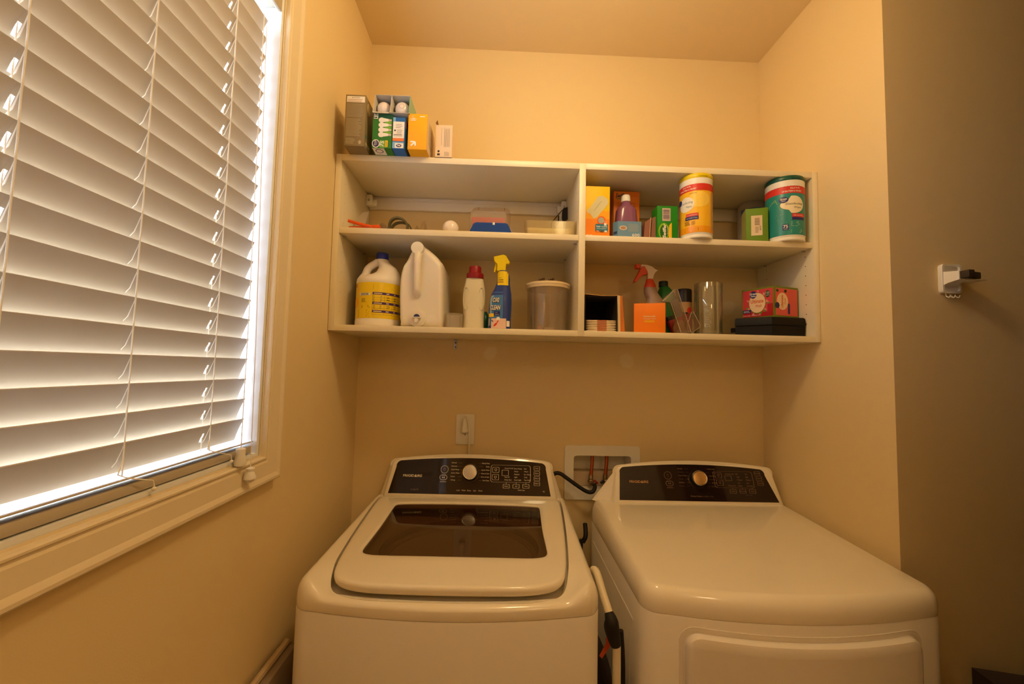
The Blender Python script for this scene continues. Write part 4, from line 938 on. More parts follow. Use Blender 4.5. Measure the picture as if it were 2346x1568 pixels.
band([(cc_.x+.006+.032*math.cos(a_), cc_.y+.016, cc_.z+.022*math.sin(a_)) for a_ in [PI*1.3-PI*1.55*k/26 for k in range(27)]], .014, .005, mb)
one(mb, 'webbing_strap', 'coiled olive strap lying on the middle board near its left end', 'strap', (cc_.x, cc_.y, MT))
mb = MB(mat('tan_buckle', (122, 104, 74), rough=.4)); b_ = at(885, 512, y=-.245); mb.T = Matrix.Translation((b_.x, -.265, MT+.0135)) @ Matrix.Rotation(.6, 4, 'Y'); mb.box(-.012, .012, -.009, .009, -.0085, .0085, .003)
mb.m(mat('dull_brass', (150, 126, 92))); mb.box(-.013, -.009, -.010, .010, -.007, .007, .001)
one(mb, 'strap_buckle', 'tan buckle at the left of the olive strap', 'buckle', (b_.x, -.245, MT))
mb = MB(CLEAR); f_ = [(949, 526, -.23), (955, 516, -.22), (962, 524, -.24), (968, 508, -.21), (976, 505, -.21), (978, 526, -.235)]
fp3 = P3(f_); fp3 = [Vector((p.x, p.y, max(p.z, MT+.0006))) for p in fp3]; ctr = Vector((at(965, 524, y=-.19).x, -.19, MT+.003))
for k in range(5): mb.f([mb.v(fp3[k]), mb.v(fp3[k+1]), mb.v(ctr)])
one(mb, 'plastic_wrap', 'small crumpled piece of clear plastic wrap left of the loose light bulb', 'wrap', (ctr.x, -.2, MT), flip=False)
c = at(1031, 527, y=-.235); rr = .0265; cz = MT+rr+.0004; c.x += .002
mb = MB(BULB); mb.T = Matrix.Translation((c.x, -.235, cz)) @ Matrix.Rotation(math.radians(-12), 4, 'Y') @ Matrix.Rotation(math.radians(-62), 4, 'Z')
pr = [(max(rr*math.sin(PI*.68*k/12), .0006), rr*math.cos(PI*.68*k/12)) for k in range(13)]+[(rr*.62, -rr*1.0), (rr*.50, -rr*1.4)]
mb.lathe([(a_, b_) for a_, b_ in pr], n=32, axis='x'); bl = tag(mb.build('light_bulb', origin=(c.x, -.235, MT)), 'single round frosted light bulb lying loose on the middle board', 'light bulb')
mb2 = MB(mat('dull_brass', (150, 126, 92))); mb2.T = mb.T; mb2.lathe([(rr*.50, -rr*1.38), (rr*.50, -rr*1.5), (rr*.46, -rr*2.1), (.004, -rr*2.3)], n=18, axis='x'); q = mb2.build('screw_base', bl); q.matrix_parent_inverse = Matrix.Translation(bl.location).inverted()
# stack of little plastic containers
PINK = mat('pink_contents', (222, 70, 56), rough=.5); BLUEL = mat('blue_translucent_lid', (24, 74, 160), rough=.18, coat=.3)
x0, x1 = ax(1080, 520, -.19), ax(1169, 520, -.19); zt = az(1125, 475, -.19)
bt_ = thing('clear_container', 'clear plastic container standing on edge behind the pink container', 'container', ((x0+x1)/2, -.17, MT))
mb = MB(CLEAR); mb.loft([[(a_, -.190, b_) for a_, b_ in rrect(x0+.006, MT+.0005, x1-.006, zt-.004, .014)], [(a_, -.183, b_) for a_, b_ in rrect(x0, MT+.0005, x1, zt, .016)], [(a_, -.150, b_) for a_, b_ in rrect(x0, MT+.0005, x1, zt, .016)]]); kid(mb, 'container_body', bt_)
for u in (1097, 1156): p = at(u, 474, y=-.17); mb = MB(DARK); mb.tube([(p.x, -.17, zt-.002), (p.x, -.17, zt+.006)], .0009, 6); kid(mb, 'catch', bt_)
x0, x1 = ax(1077, 520, -.215), ax(1160, 520, -.215); zt = az(1120, 485, -.215)
pc = thing('pink_container', 'small clear container with pinkish red contents behind the blue lid', 'container', ((x0+x1)/2, -.20, MT))
mb = MB(MILKY); mb.loft([[(a_, -.222, b_) for a_, b_ in rrect(x0+.003, MT+.0005, x1-.003, zt-.002, .010)], [(a_, -.219, b_) for a_, b_ in rrect(x0, MT+.0005, x1, zt, .012)], [(a_, -.193, b_) for a_, b_ in rrect(x0, MT+.0005, x1, zt, .012)]]); kid(mb, 'container_body', pc)
mb = MB(PINK); mb.box(x0+.004, x1-.004, -.216, -.196, MT+.002, zt-.019, .004); kid(mb, 'contents', pc)
x0, x1 = ax(1075, 532, -.262), ax(1173, 532, -.262); zt = az(1125, 513, -.262)
bc = thing('blue_lidded_box', 'blue translucent plastic box in front of the pink and clear containers', 'box', ((x0+x1)/2, -.25, MT))
mb = MB(BLUEL); mb.loft([[(a_, y_, b_) for a_, b_ in [(x0+i, MT+.0003), (x1-i, MT+.0003), (x1-i-.002, MT+.008), (x1-i-.014, zt-i-.004), (x1-i-.022, zt-i), (x0+i+.022, zt-i), (x0+i+.014, zt-i-.004), (x0+i+.002, MT+.008)]] for y_, i in ((-.276, .003), (-.273, 0), (-.232, 0), (-.229, .003))]); kid(mb, 'lid', bc)
mb = MB(W_); xc_ = ax(1131, 518, -.277); mb.box(xc_-.0035, xc_+.0035, -.2773, -.2762, zt-.008, zt-.0005); kid(mb, 'label_mark', bc)
# long tray of small hardware
x0, x1 = ax(1203, 530, -.262), min(ax(1326, 530, -.262), .773); zt = az(1265, 508, -.262); x0b = ax(1208, 530, -.262)
tr_ = thing('hardware_tray', 'long milky plastic tray of small screws and hooks on the middle board', 'tray', ((x0+x1)/2, -.23, MT))
mb = MB(clearmat('yellowed_clear_plastic', (248, 238, 200), tint=.96, gloss=.10, rough=.15, body=.22, bodycol=(240, 228, 186)))
def ro(i, z): return [(a_, b_, z) for a_, b_ in rrect(x0+i, -.272+i, x1-i, -.195-i, .010)]
mb.loft([ro(.012, MT+.0004), ro(.004, MT+.006), ro(0, zt-.001), ro(.001, zt), ro(.003, zt-.001), ro(.007, MT+.007), ro(.014, MT+.0025)], True, True); kid(mb, 'tray_body', tr_)
mb = MB(STEEL)
for k in range(26):
    x = random.uniform(x0+.018, x1-.016); y = random.uniform(-.258, -.21); a_ = random.uniform(0, PI); l = random.uniform(.005, .014); z = MT+.0045+random.uniform(0, .007)
    mb.tube([(x, y, z), (x+l*math.cos(a_), y+.3*l*math.sin(a_), z+abs(.4*l*math.sin(a_)))], .0011, 6)
o_ = kid(mb, 'loose_hardware', tr_); o_['kind'] = 'stuff'
for k, u in enumerate((1232, 1244)):
    p = at(u, 524, y=-.262); q = MB(STEEL); q.tube([(p.x, -.255, MT+.006), (p.x+.005, -.258, MT+.015), (p.x+.002, -.258, MT+.019), (p.x+.011, -.257, MT+.016)] if k == 0 else [(p.x-.006, -.255, MT+.010), (p.x+.006, -.257, MT+.015)], .0014, 6); kid(q, 'hook', tr_)
# dark and white tool hanging from the right bracket of the left half
tl = thing('black_tool', 'black tool with a white panel leaning under the right hanging bracket of the left half', 'tool', (.755, -.07, MT))
p = [at(u, v, y=-.075) for u, v in ((1300, 476), (1300, 503), (1296, 507), (1289, 507), (1287, 500), (1288, 482), (1291, 478))]
mb = MB(mat('blue_black_plastic', (32, 34, 46), rough=.4)); mb.loft([[q+Vector((0, -.006, 0)) for q in p], [q+Vector((0, .006, 0)) for q in p]]); kid(mb, 'pad', tl)
b0, b1 = at(1288, 482, y=-.075), at(1264, 510, y=-.10); mb = MB(BLACK); mb.tube([b0, b1, (b1.x-.006, -.11, MT+.004)], .0016, 8); kid(mb, 'rod', tl)
p = [at(u, v, y=-.072) for u, v in ((1287, 488), (1286, 508), (1272, 520), (1268, 516))]; mb = MB(W_); mb.loft([[q+Vector((0, -.0015, 0)) for q in p], [q+Vector((0, .0015, 0)) for q in p]]); kid(mb, 'white_panel', tl)
m_ = at(1280, 500, y=-.0745); mb = MB(BLACK); mb.box(m_.x-.003, m_.x+.001, -.0785, -.0745, m_.z-.022, m_.z+.008); mb.tube([(at(1293, 507, y=-.075).x, -.075, at(1293, 507, y=-.075).z+.002), (at(1293, 507, y=-.075).x, -.075, MT+.0005)], .003, 8); kid(mb, 'bar', tl)

# ---- middle board, right compartment
x0, x1 = ax(1340, 500, -.272)+.002, ax(1397, 500, -.272); x0 = max(x0, .7985); z1_ = az(1370, 427, -.272); h_ = z1_-MT; w__ = x1-x0
DY = SC('duster_box_yellow', (240, 200, 0)); mb = MB(DY); mb.box(x0, x1, -.272, -.205, MT, z1_, .001)
F = boxmap(x0, x1, -.272, MT)
OR2 = SC('duster_box_orange', (246, 138, 0)); mb.m(SC('duster_box_mid', (244, 168, 0))); mb.rect(F, .0006, h_*.30, w__-.0006, h_*.52, .0003); mb.m(OR2); mb.rect(F, .0006, .001, w__-.0006, h_*.36, .0004)
mb.m(SC('duster_pale', (214, 206, 160))); c0 = (w__*.48, h_*.60)
pts = [(-.30, -.14), (-.15, -.235), (0, -.20), (.12, -.13), (.40, .02), (.47, .10), (.40, .17), (.22, .215), (.02, .20), (-.06, .14), (-.12, .10), (-.30, -.02), (-.42, -.06), (-.44, -.12)]
mb.poly2(F, [(c0[0]+a_*w__, c0[1]+b_*h_) for a_, b_ in pts], .0007) if False else fan(mb, F, [(c0[0]+a_*w__*.98, c0[1]+b_*h_) for a_, b_ in pts], .0007)
mb.m(SC('duster_line', (170, 168, 140)))
for k in range(5): mb.poly2(F, [(w__*(.14+.05*k), h_*(.50+.035*k)), (w__*(.15+.05*k), h_*(.50+.035*k)), (w__*(.42+.07*k), h_*(.40+.055*k)+.012), (w__*(.41+.07*k), h_*(.40+.055*k)+.012)], .001)
mb.poly2(F, [(w__*.34, h_*.52), (w__*.355, h_*.515), (w__*.66, h_*.71), (w__*.65, h_*.715)], .0011)
mb.m(SC('badge_red', (230, 84, 30))); mb.ell(F, w__*.65, h_*.33, w__*.175, h_*.085, .0012); mb.m(SC('badge_grey', (170, 176, 160))); mb.ell(F, w__*.64, h_*.335, w__*.13, h_*.06, .0015)
mb.m(SC('badge_teal', (34, 120, 150))); mb.poly2(F, [(a_, b_) for a_, b_ in rrect(w__*.40, h_*.115, w__*.92, h_*.265, .004)], .0016); mb.m(W_)
mb.text(F, 'TRAP + LOCK', w__*.66, h_*.20, h_=h_*.028, w_=w__*.46, h=.002, align='c', bold=.02); mb.text(F, 'DUST & ALLERGENS', w__*.66, h_*.165, h_=h_*.02, w_=w__*.40, h=.002, align='c')
mb.rect(F, w__*.76, h_*.235, w__*.86, h_*.285, .0020); mb.outline(F, [(w__*.81+.0035*math.cos(a_*PI/8), h_*.29+.006*math.sin(a_*PI/8)) for a_ in range(16)], .0012, .0019)
for k, cm in enumerate((SC('badge_orange', (236, 130, 40)), SC('badge_brown', (110, 64, 30)), W_)): mb.m(cm); mb.rect(F, w__*(.45+.165*k), h_*.105, w__*(.55+.165*k), h_*.14, .002)
mb.m(W_)
mb.text(F, 'CLUB', w__*.03, h_*.012, h_=h_*.042, w_=w__*.25, h=.0012, bold=.03)
one(mb, 'duster_box', 'tall yellow duster refill box with a pale duster picture beside the divider', 'box', ((x0+x1)/2, -.24, MT))
x0, x1 = ax(1406, 470, -.175), ax(1465, 470, -.175); z1_ = az(1435, 439, -.175); h_ = z1_-MT; w__ = x1-x0
mb = MB(SC('orange_carton', (226, 122, 16))); mb.box(x0, x1, -.175, -.10, MT, z1_, .001); F = boxmap(x0, x1, -.175, MT)
mb.m(K_); mb.text(F, 'Swiffer', w__*.07, h_*.88, h_=h_*.085, w_=w__*.45, h=.0006, bold=.03, shear=.3); mb.m(SC('print_green', (60, 120, 50))); mb.rect(F, w__*.10, h_*.855, w__*.42, h_*.87); mb.m(SC('print_rust', (206, 90, 16))); mb.text(F, 'Sweeper', w__*.60, h_*.89, h_=h_*.05, w_=w__*.34, h=.0006); mb.lines(F, w__*.62, h_*.72, w__*.9, h_*.82, 2, .3)
one(mb, 'sweeper_cloth_box', 'orange sweeper refill box standing behind the purple bottle', 'box', ((x0+x1)/2, -.14, MT))
# purple bottle
pb = thing('floor_cleaner_bottle', 'purple plastic bottle with a white cap behind the light blue box', 'bottle', (.953, -.215, MT))
cxp = ax(1434, 500, -.215); zc0, zc1 = az(1433, 463, -.215), az(1433, 449, -.215); wb = ax(1463, 510, -.215)-ax(1410, 510, -.215)
mb = MB(mat('purple_plastic', (138, 84, 116), rough=.22, sss=.1, coat=.2)); zz = az(1433, 480, -.215)
mb.sell([(MT, wb*.93, .052, 4, cxp, -.215), (MT+.004, wb, .056, 4, cxp, -.215), (MT+(zz-MT)*.55, wb*.94, .056, 3.2, cxp, -.215), (zz-.006, wb*.84, .053, 2.8, cxp, -.215), (zz+.004, wb*.70, .050, 2.4, cxp, -.215), (zz+.010, wb*.46, .042, 2, cxp, -.215), (zc0-.003, wb*.38, .030, 2, cxp, -.215), (zc0+.004, wb*.36, .028, 2, cxp, -.215)], 32); kid(mb, 'bottle_body', pb)
mb = MB(WPL); mb.lathe([(.0155, zc0-.002), (.0160, zc0+.001), (.0148, zc1-.003), (.0130, zc1), (.002, zc1+.0005)], (cxp-.001, -.215, 0), 28); kid(mb, 'cap', pb)
x0, x1 = ax(1407, 530, -.265), ax(1470, 530, -.265); z1_ = az(1440, 508, -.265); h_ = z1_-MT; w__ = x1-x0
mb = MB(SC('light_blue_pack', (104, 146, 178), .35)); xl = x0+.012
mb.loft([[(xl, -.268, z) , (x1-.002, -.268, z), (x1, -.262, z), (x1-.003, -.245, z), (x0+.004, -.245, z), (x0, -.250, z)] for z in (MT, MT+.002, z1_-.002, z1_)])
F = frame((xl, -.268, MT), (1, 0, 0), (0, 0, 1)); w2 = x1-.002-xl; mb.m(SC('pack_oval', (206, 190, 170))); mb.ell(F, w2*.22, h_*.62, w2*.17, h_*.13); mb.m(SC('pack_oval_ink', (170, 130, 100))); mb.ell(F, w2*.22, h_*.62, w2*.11, h_*.07, .0009)
mb.m(SC('pack_greyblue', (128, 150, 166))); mb.rect(F, w2*.44, h_*.42, w2*.88, h_*.86); mb.m(W_); mb.text(F, '600', w2*.60, h_*.16, h_=h_*.16, w_=w2*.32, bold=.01); mb.m(SC('pack_navy', (44, 70, 120))); Fq = frame((x0, -.250, MT), Vector((.012, -.018, 0)), (0, 0, 1)); mb.rect(Fq, .003, h_*.30, .018, h_*.45)
one(mb, 'wipes_pack', 'light blue translucent pack in front of the purple bottle', 'pack', ((x0+x1)/2, -.256, MT))
# brown wallets / folded cases
BRN = SC('pinkish_brown_leatherette', (146, 96, 76), .5)
for k, (u0, u1, us, vt, lab) in enumerate(((1474, 1488, 1483, 500, 'thin pinkish-brown case leaning at the left of its pair'), (1490, 1504, 1508, 494, 'pinkish-brown case with a pale edge leaning against the green box'))):
    y_ = -.255+.004*k; q = [at(u0, 541, y=y_), at(u1, 541, y=y_), at(us+ (8 if k == 0 else 0), vt, y=y_), at(us-(6 if k == 0 else 14), vt+(6 if k else 10), y=y_)]
    q[0].z = q[1].z = MT+.0004
    mb = MB(BRN); mb.loft([[p+Vector((0, -.002, 0)) for p in q], [p+Vector((0, .05, 0)) for p in q]]); mb.m(SC('pale_edge', (206, 170, 136))); mb.tube([q[1]+Vector((-.001, -.003, .001)), q[2]+Vector((-.001, -.003, 0))], .0013, 6)
    one(mb, 'brown_case', lab, 'case', (q[0].x, y_, MT), 'brown cases beside the green box')
x0, x1 = ax(1506, 540, -.268), ax(1553, 540, -.268); z1_ = az(1530, 472, -.268); h_ = z1_-MT; w__ = x1-x0
mb = MB(SC('bright_green_carton', (22, 132, 20))); mb.box(x0, x1, -.268, -.215, MT, z1_, .001)
F = boxmap(x0, x1, -.268, MT); mb.m(SC('lime_print', (134, 180, 20))); mb.poly2(F, [(w__*.05, h_*.38), (w__*.25, h_*.54), (w__*.55, h_*.48), (w__*.62, h_*.1), (w__*.58, .001), (.002, .001)], .0005) if False else mb.ell(F, w__*.32, h_*.26, w__*.27, h_*.24, .0005)
mb.m(SC('darker_green', (20, 96, 24))); mb.ell(F, w__*.32, h_*.24, w__*.20, h_*.20, .0008); mb.m(SC('yellow_pad_print', (240, 190, 30))); mb.poly2(F, [(w__*.56, .001), (w__*.70, .001), (w__*.70, h_*.52), (w__*.58, h_*.44), (w__*.54, h_*.2)], .0007)
mb.m(SC('barcode_field', (206, 190, 180))); mb.rect(F, w__*.24, h_*.56, w__*.64, h_*.93, .0006); mb.m(SC('barcode_violet', (110, 84, 110))); mb.bars(F, w__*.28, h_*.60, w__*.59, h_*.90, 12, .0009, horiz=True)
mb.m(W_); mb.text(F, 'Swiffer', w__*.42, h_*.06, h_=w__*.17, w_=h_*.42, rot=PI/2, h=.0012, bold=.03, shear=.2); mb.text(F, 'Sweeper', w__*.53, h_*.17, h_=w__*.06, w_=h_*.25, rot=PI/2, h=.0012)
one(mb, 'sweeper_pad_box', 'bright green sweeper pad box with a barcode left of the yellow wipes canister', 'box', ((x0+x1)/2, -.20, MT))
# wipes canisters
def canister(cx, cy, r, ztop, lid_m, body_m, label, kind, lean=0):
    root = thing('wipes_canister', label, 'canister', (cx, cy, MT)); c = (cx, cy, MT); Hc = ztop-MT; k = r
    mb = MB(WPL); mb.lathe([(r*.93, 0), (r*.97, .002), (r*.97, .008), (r*.95, .011), (r*.985, .016), (r*.985, Hc-.038), (r, Hc-.034), (r, Hc-.016), (r*.97, Hc-.014)], c, 48); kid(mb, 'tub', root)
    mb = MB(lid_m); mb.lathe([(r*1.0, Hc-.0165), (r*1.02, Hc-.014), (r*1.02, Hc-.005), (r*.98, Hc-.001), (r*.90, Hc), (r*.3, Hc+.001), (.001, Hc+.001)], c, 48); mb.box(cx-r*.25, cx+r*.25, cy-r*1.05, cy-r*.9, MT+Hc-.0135, MT+Hc-.006, .002); kid(mb, 'lid', root)
    mb = MB(body_m); F = cyl(c, r*.992, math.atan2(CAM.x-cx, cy-CAM.y)); L0, L1 = .017, Hc-.036; LH = L1-L0; n = 24; half_ = PI*.62*r
    mb.rect(F, -half_, L0, half_, L1, 0, n=n)
    return root, mb, F, L0, L1, LH, half_, r
y_ = -.262; c = (ax(1558, 500, y_)+ax(1631, 500, y_))/2; r = (ax(1631, 500, y_)-ax(1558, 500, y_))/2*.955
zt1 = at(1596, 413, y=y_+.01).z
root, mb, F, L0, L1, LH, hf, r = canister(c, y_, r, zt1-.002, mat('yellow_lid', (226, 200, 12), rough=.35), SC('lemon_label', (246, 190, 40), .3), 'yellow lemon-scented wipes canister in the middle of the right compartment', 'y')
mb.m(SC('lemon_label_pale', (248, 208, 84), .3)); mb.ell(F, r*.2, L0+LH*.68, r*.7, LH*.16, .0003); mb.m(SC('lemon_label_deep', (240, 160, 20), .3)); mb.rect(F, -hf, L0, hf, L0+LH*.13, .0003, n=24)
mb.m(RED); mb.rect(F, -hf, L0+LH*.86, hf, L1, .0005, n=24); mb.m(W_); mb.text(F, 'KILLS 99.9%', -r*.85, L0+LH*.945, h_=LH*.03, w_=r*.55, h=.0008, bold=.02); mb.text(F, 'OF BACTERIA & VIRUSES*', -r*1.1, L0+LH*.885, h_=LH*.034, w_=r*1.15, h=.0008, bold=.02)
mb.ell(F, -r*.62, L0+LH*.60, r*.52, LH*.155, .0007, n=32); mb.m(NAVY); mb.ell(F, -r*1.15, L0+LH*.68, r*.22, LH*.06, .001); mb.m(SC('print_dark_teal', (50, 100, 100)))
mb.text(F, 'Disinfecting', -r*1.0, L0+LH*.60, h_=LH*.062, w_=r*.82, h=.0011); mb.text(F, 'Wipes', -r*.62, L0+LH*.515, h_=LH*.055, w_=r*.38, h=.0011)
mb.m(SC('print_olive', (130, 110, 40))); mb.text(F, 'Lemon Scent', -r*.40, L0+LH*.80, h_=LH*.028, w_=r*.45, h=.0009)
mb.m(RED); mb.rect(F, -r*.62, L0+LH*.335, r*.15, L0+LH*.40, .0007, n=5); mb.m(NAVY); mb.rect(F, -r*.66, L0+LH*.265, r*.15, L0+LH*.335, .0007, n=5); mb.m(W_); mb.text(F, 'Kills Cold & Flu Virus**', -r*.58, L0+LH*.352, h_=LH*.024, w_=r*.68, h=.001); mb.text(F, 'Kills COVID-19 Virus', -r*.58, L0+LH*.29, h_=LH*.022, w_=r*.66, h=.001)
mb.m(SC('print_brown', (110, 76, 30))); mb.lines(F, -r*.70, L0+LH*.16, -r*.35, L0+LH*.25, 5, .5, h=.0008, ragged=.2); mb.lines(F, -r*.28, L0+LH*.16, -r*.02, L0+LH*.24, 5, .3, h=.0008); mb.lines(F, -r*.70, L0+LH*.03, r*.18, L0+LH*.095, 2, .6, h=.0008, ragged=.05)
mb.m(SC('label_margin', (196, 170, 130))); mb.rect(F, r*1.05, L0+LH*.06, r*1.25, L0+LH*.84, .0007, n=2); kid(mb, 'label', root, flip=False, angle=60)
y_ = -.262; c = (ax(1758, 500, y_)+ax(1838, 500, y_))/2; r = (ax(1838, 500, y_)-ax(1758, 500, y_))/2*.95; c = min(c, 1.541-r*1.02)
root, mb, F, L0, L1, LH, hf, r = canister(c, y_, r, at(1797, 421, y=y_+.01).z, mat('dark_teal_lid', (14, 84, 70), rough=.3), SC('teal_label', (40, 140, 132), .3), 'teal fresh-scent wipes canister at the right end of the middle board', 't')
mb.m(SC('ray_pale', (170, 190, 110), .3))
for k in range(11):
    a_ = PI*.62+k*.12; mb.poly2(F, [(-r*.2, L0+LH*.52), (-r*.2+r*.75*math.cos(a_), L0+LH*.52+r*.75*math.sin(a_)), (-r*.2+r*.75*math.cos(a_+.05), L0+LH*.52+r*.75*math.sin(a_+.05))], .0005)
mb.m(RED); mb.rect(F, -hf, L0+LH*.85, hf, L1-LH*.005, .0005, n=24); mb.m(W_); mb.text(F, 'KILLS 99.9%', r*.28, L0+LH*.935, h_=LH*.032, w_=r*.52, h=.0008, bold=.02); mb.text(F, 'OF BACTERIA & VIRUSES*', -r*.12, L0+LH*.875, h_=LH*.034, w_=r*1.05, h=.0008, bold=.02)
mb.m(SC('label_cream', (240, 226, 190), .3))
fan(mb, F, [(r*.45+r*.58*math.cos(a_*PI/16)*(1 if math.cos(a_*PI/16) > 0 else 1.15), L0+LH*.615+LH*.155*math.sin(a_*PI/16)*(1.15 if math.cos(a_*PI/16) > -.2 else .75)) for a_ in range(32)], .0008)
mb.m(NAVY); mb.ell(F, -r*.05, L0+LH*.72, r*.24, LH*.062, .0012); mb.m(W_); mb.text(F, 'Great', -r*.05, L0+LH*.722, h_=LH*.035, h=.0015, align='c', bold=.03); mb.text(F, 'Value', -r*.05, L0+LH*.690, h_=LH*.022, h=.0015, align='c', bold=.02)
mb.m(SC('print_dark_teal', (50, 100, 100))); mb.text(F, 'Disinfecting', r*.06, L0+LH*.595, h_=LH*.056, w_=r*.88, h=.0012); mb.text(F, 'Wipes', r*.45, L0+LH*.525, h_=LH*.05, w_=r*.42, h=.0012)
mb.m(RED); mb.rect(F, r*.35, L0+LH*.36, r*1.1, L0+LH*.43, .0007, n=4); mb.m(NAVY); mb.rect(F, r*.35, L0+LH*.30, r*1.1, L0+LH*.36, .0007, n=4); mb.rect(F, -r*.12, L0+LH*.10, r*.18, L0+LH*.22, .0007, n=2)
mb.m(W_); mb.text(F, '75', r*.03, L0+LH*.145, h_=LH*.06, h=.001, align='c', bold=.02); mb.text(F, 'WIPES', r*.03, L0+LH*.112, h_=LH*.018, h=.001, align='c'); mb.text(F, 'Kills Cold & Flu', r*.42, L0+LH*.38, h_=LH*.025, w_=r*.55, h=.001)
mb.m(SC('pale_teal_print', (180, 206, 180))); mb.lines(F, r*.28, L0+LH*.17, r*.75, L0+LH*.28, 5, .3, h=.0008); mb.lines(F, r*.28, L0+LH*.04, r*1.0, L0+LH*.11, 3, .4, h=.0008)
for k in range(14): mb.ell(F, random.uniform(-r*.5, r*.2), L0+LH*random.uniform(.2, .45), .0008, .0008, .0008, 6)
kid(mb, 'label', root, flip=False, angle=60)
# tan lump
p = at(1648, 545, y=-.23); mb = MB(mat('tan_sponge', (206, 168, 116), rough=.8, bump=.3, bscale=80)); mb.sell([(MT, .050, .04, 2.2, p.x, -.23), (MT+.006, .052, .042, 2.1, p.x, -.23), (MT+.013, .036, .034, 2, p.x-.004, -.23), (MT+.016, .016, .016, 2, p.x-.006, -.23)], 24)
one(mb, 'tan_sponge', 'small rounded tan lump right of the yellow canister', 'sponge', (p.x, -.23, MT))
# green barcode box and roll
x0, x1 = ax(1712, 540, -.265), min(ax(1757, 540, -.265), c-r*1.05); z1_ = az(1734, 477, -.265); h_ = z1_-MT; w__ = x1-x0
mb = MB(SC('leaf_green_carton', (104, 140, 30))); mb.T = Matrix.Translation(((x0+x1)/2, -.265, 0)) @ Matrix.Rotation(-.34, 4, 'Z') @ Matrix.Translation((-(x0+x1)/2, .265, 0)); mb.box(x0, x1, -.265, -.205, MT, z1_, .001); F = boxmap(x0, x1, -.265, MT)
mb.m(SC('barcode_field2', (226, 206, 170))); mb.rect(F, w__*.24, h_*.23, w__*.74, h_*.79, .0005); mb.m(SC('barcode_brown', (130, 100, 70))); mb.bars(F, w__*.40, h_*.52, w__*.62, h_*.73, 10, .0008, horiz=True); mb.lines(F, w__*.42, h_*.30, w__*.60, h_*.48, 5, .35, h=.0008); mb.m(K_); mb.text(F, '18 CT', w__*.68, h_*.37, h_=w__*.06, w_=h_*.13, rot=PI/2, h=.001, bold=.02)
Fs = frame((x0, -.205, MT), (0, -1, 0), (0, 0, 1)); mb.m(SC('pale_green_side', (176, 176, 90))); mb.rect(Fs, .001, .001, .059, h_-.001, .0003)
one(mb, 'green_refill_box', 'leaf-green box with a white barcode label left of the teal canister', 'box', ((x0+x1)/2, -.2, MT))
rl = thing('wipes_roll_pack', 'rounded pale pack showing above the green barcode box', 'pack', (1.47, -.11, MT))
p = at(1748, 462, y=-.115); zb = p.z+.012; mb = MB(mat('pale_grey_plastic', (190, 180, 170), rough=.4)); mb.lathe([(.046, 0), (.050, .003), (.050, zb-MT-.022), (.045, zb-MT-.006), (.030, zb-MT), (.001, zb-MT+.001)], (min(p.x-.002, 1.485), -.068, MT), 36); kid(mb, 'pack_body', rl)
mb = MB(SC('pack_blue_band', (92, 112, 150))); F = cyl((min(p.x-.002, 1.485), -.068, MT), .0505); mb.rect(F, -.07, zb-MT-.060, .07, zb-MT-.035, 0, n=16); kid(mb, 'band', rl, flip=False, angle=60)

# ---- bottom board, left compartment
# bleach jug
bj = thing('bleach_jug', 'white handled jug with yellow label and blue cap, leftmost on the bottom board', 'jug', (.118, -.20, BT))
yb_ = -.195; jx0, jx1 = ax(806, 740, -.23), ax(912, 740, -.23); jc = (jx0+jx1)/2; jr = (jx1-jx0)/2*.99
sh = az(850, 640, -.24); nk = az(872, 597, yb_); nx = ax(876, 597, yb_); ct = az(876, 582, yb_)
mb = MB(HDPE); D2 = jr*2
mb.sell([(BT, D2*.93, D2*.93, 2.0, jc, yb_), (BT+.004, D2*.99, D2*.99, 2.0, jc, yb_), (BT+.020, D2, D2, 2.0, jc, yb_), (BT+.024, D2*.985, D2*.985, 2.0, jc, yb_), (sh-.012, D2*.985, D2*.985, 2.0, jc, yb_), (sh-.008, D2, D2, 2.0, jc, yb_), (sh+.004, D2*.97, D2*.96, 2.0, jc, yb_),
         (sh+.014, D2*.80, D2*.84, 2.0, jc+.010, yb_), (sh+.020, D2*.62, D2*.74, 2, jc+jr*.28, yb_), (sh+.030, D2*.50, D2*.64, 2, jc+jr*.36, yb_), (sh+.048, D2*.38, D2*.48, 2, jc+jr*.34, yb_), (nk-.010, D2*.27, D2*.32, 2, nx+.005, yb_), (nk, .040, .040, 2, nx, yb_), (nk+.006, .034, .034, 2, nx, yb_)], 44)
kid(mb, 'jug_body', bj)
hd = [(nx-.010, yb_, nk-.003), (nx-.020, yb_-.004, nk-.012), (ax(846, 620, yb_), yb_-.006, az(846, 616, yb_)), (ax(838, 632, yb_), yb_-.006, az(838, 632, yb_)), (ax(830, 640, yb_), yb_-.005, sh+.006), (ax(828, 640, yb_), yb_, sh-.012)]
mb = MB(HDPE); mb.tube(smooth(hd, 6), .0125, 16); kid(mb, 'handle', bj)
mb = MB(mat('blue_cap', (30, 44, 130), rough=.4)); mb.lathe([(.0195, nk+.001), (.0205, nk+.003), (.0195, ct-.001), (.018, ct+.001), (.001, ct+.001)], (nx, yb_, 0), 30); kid(mb, 'cap', bj)
mb = MB(SC('bleach_label_yellow', (240, 204, 26), .3)); rr = jr*.988
F = cyl((jc, yb_, BT), rr, math.atan2(CAM.x-jc, yb_-CAM.y)); L0, L1 = .026, sh-BT-.014; LH = L1-L0; hf = PI*.55*rr; mb.rect(F, -hf, L0, hf, L1, 0, n=28)
PUR = SC('print_purple', (72, 40, 110)); mb.m(PUR)
u0, u1 = -rr*.28, rr*1.35
for vv in (.655, .385, .16): mb.rect(F, u0, L0+LH*vv, u1, L0+LH*(vv+.065), .0005, n=10)
mb.m(SC('print_yellowish_text', (240, 220, 150)))
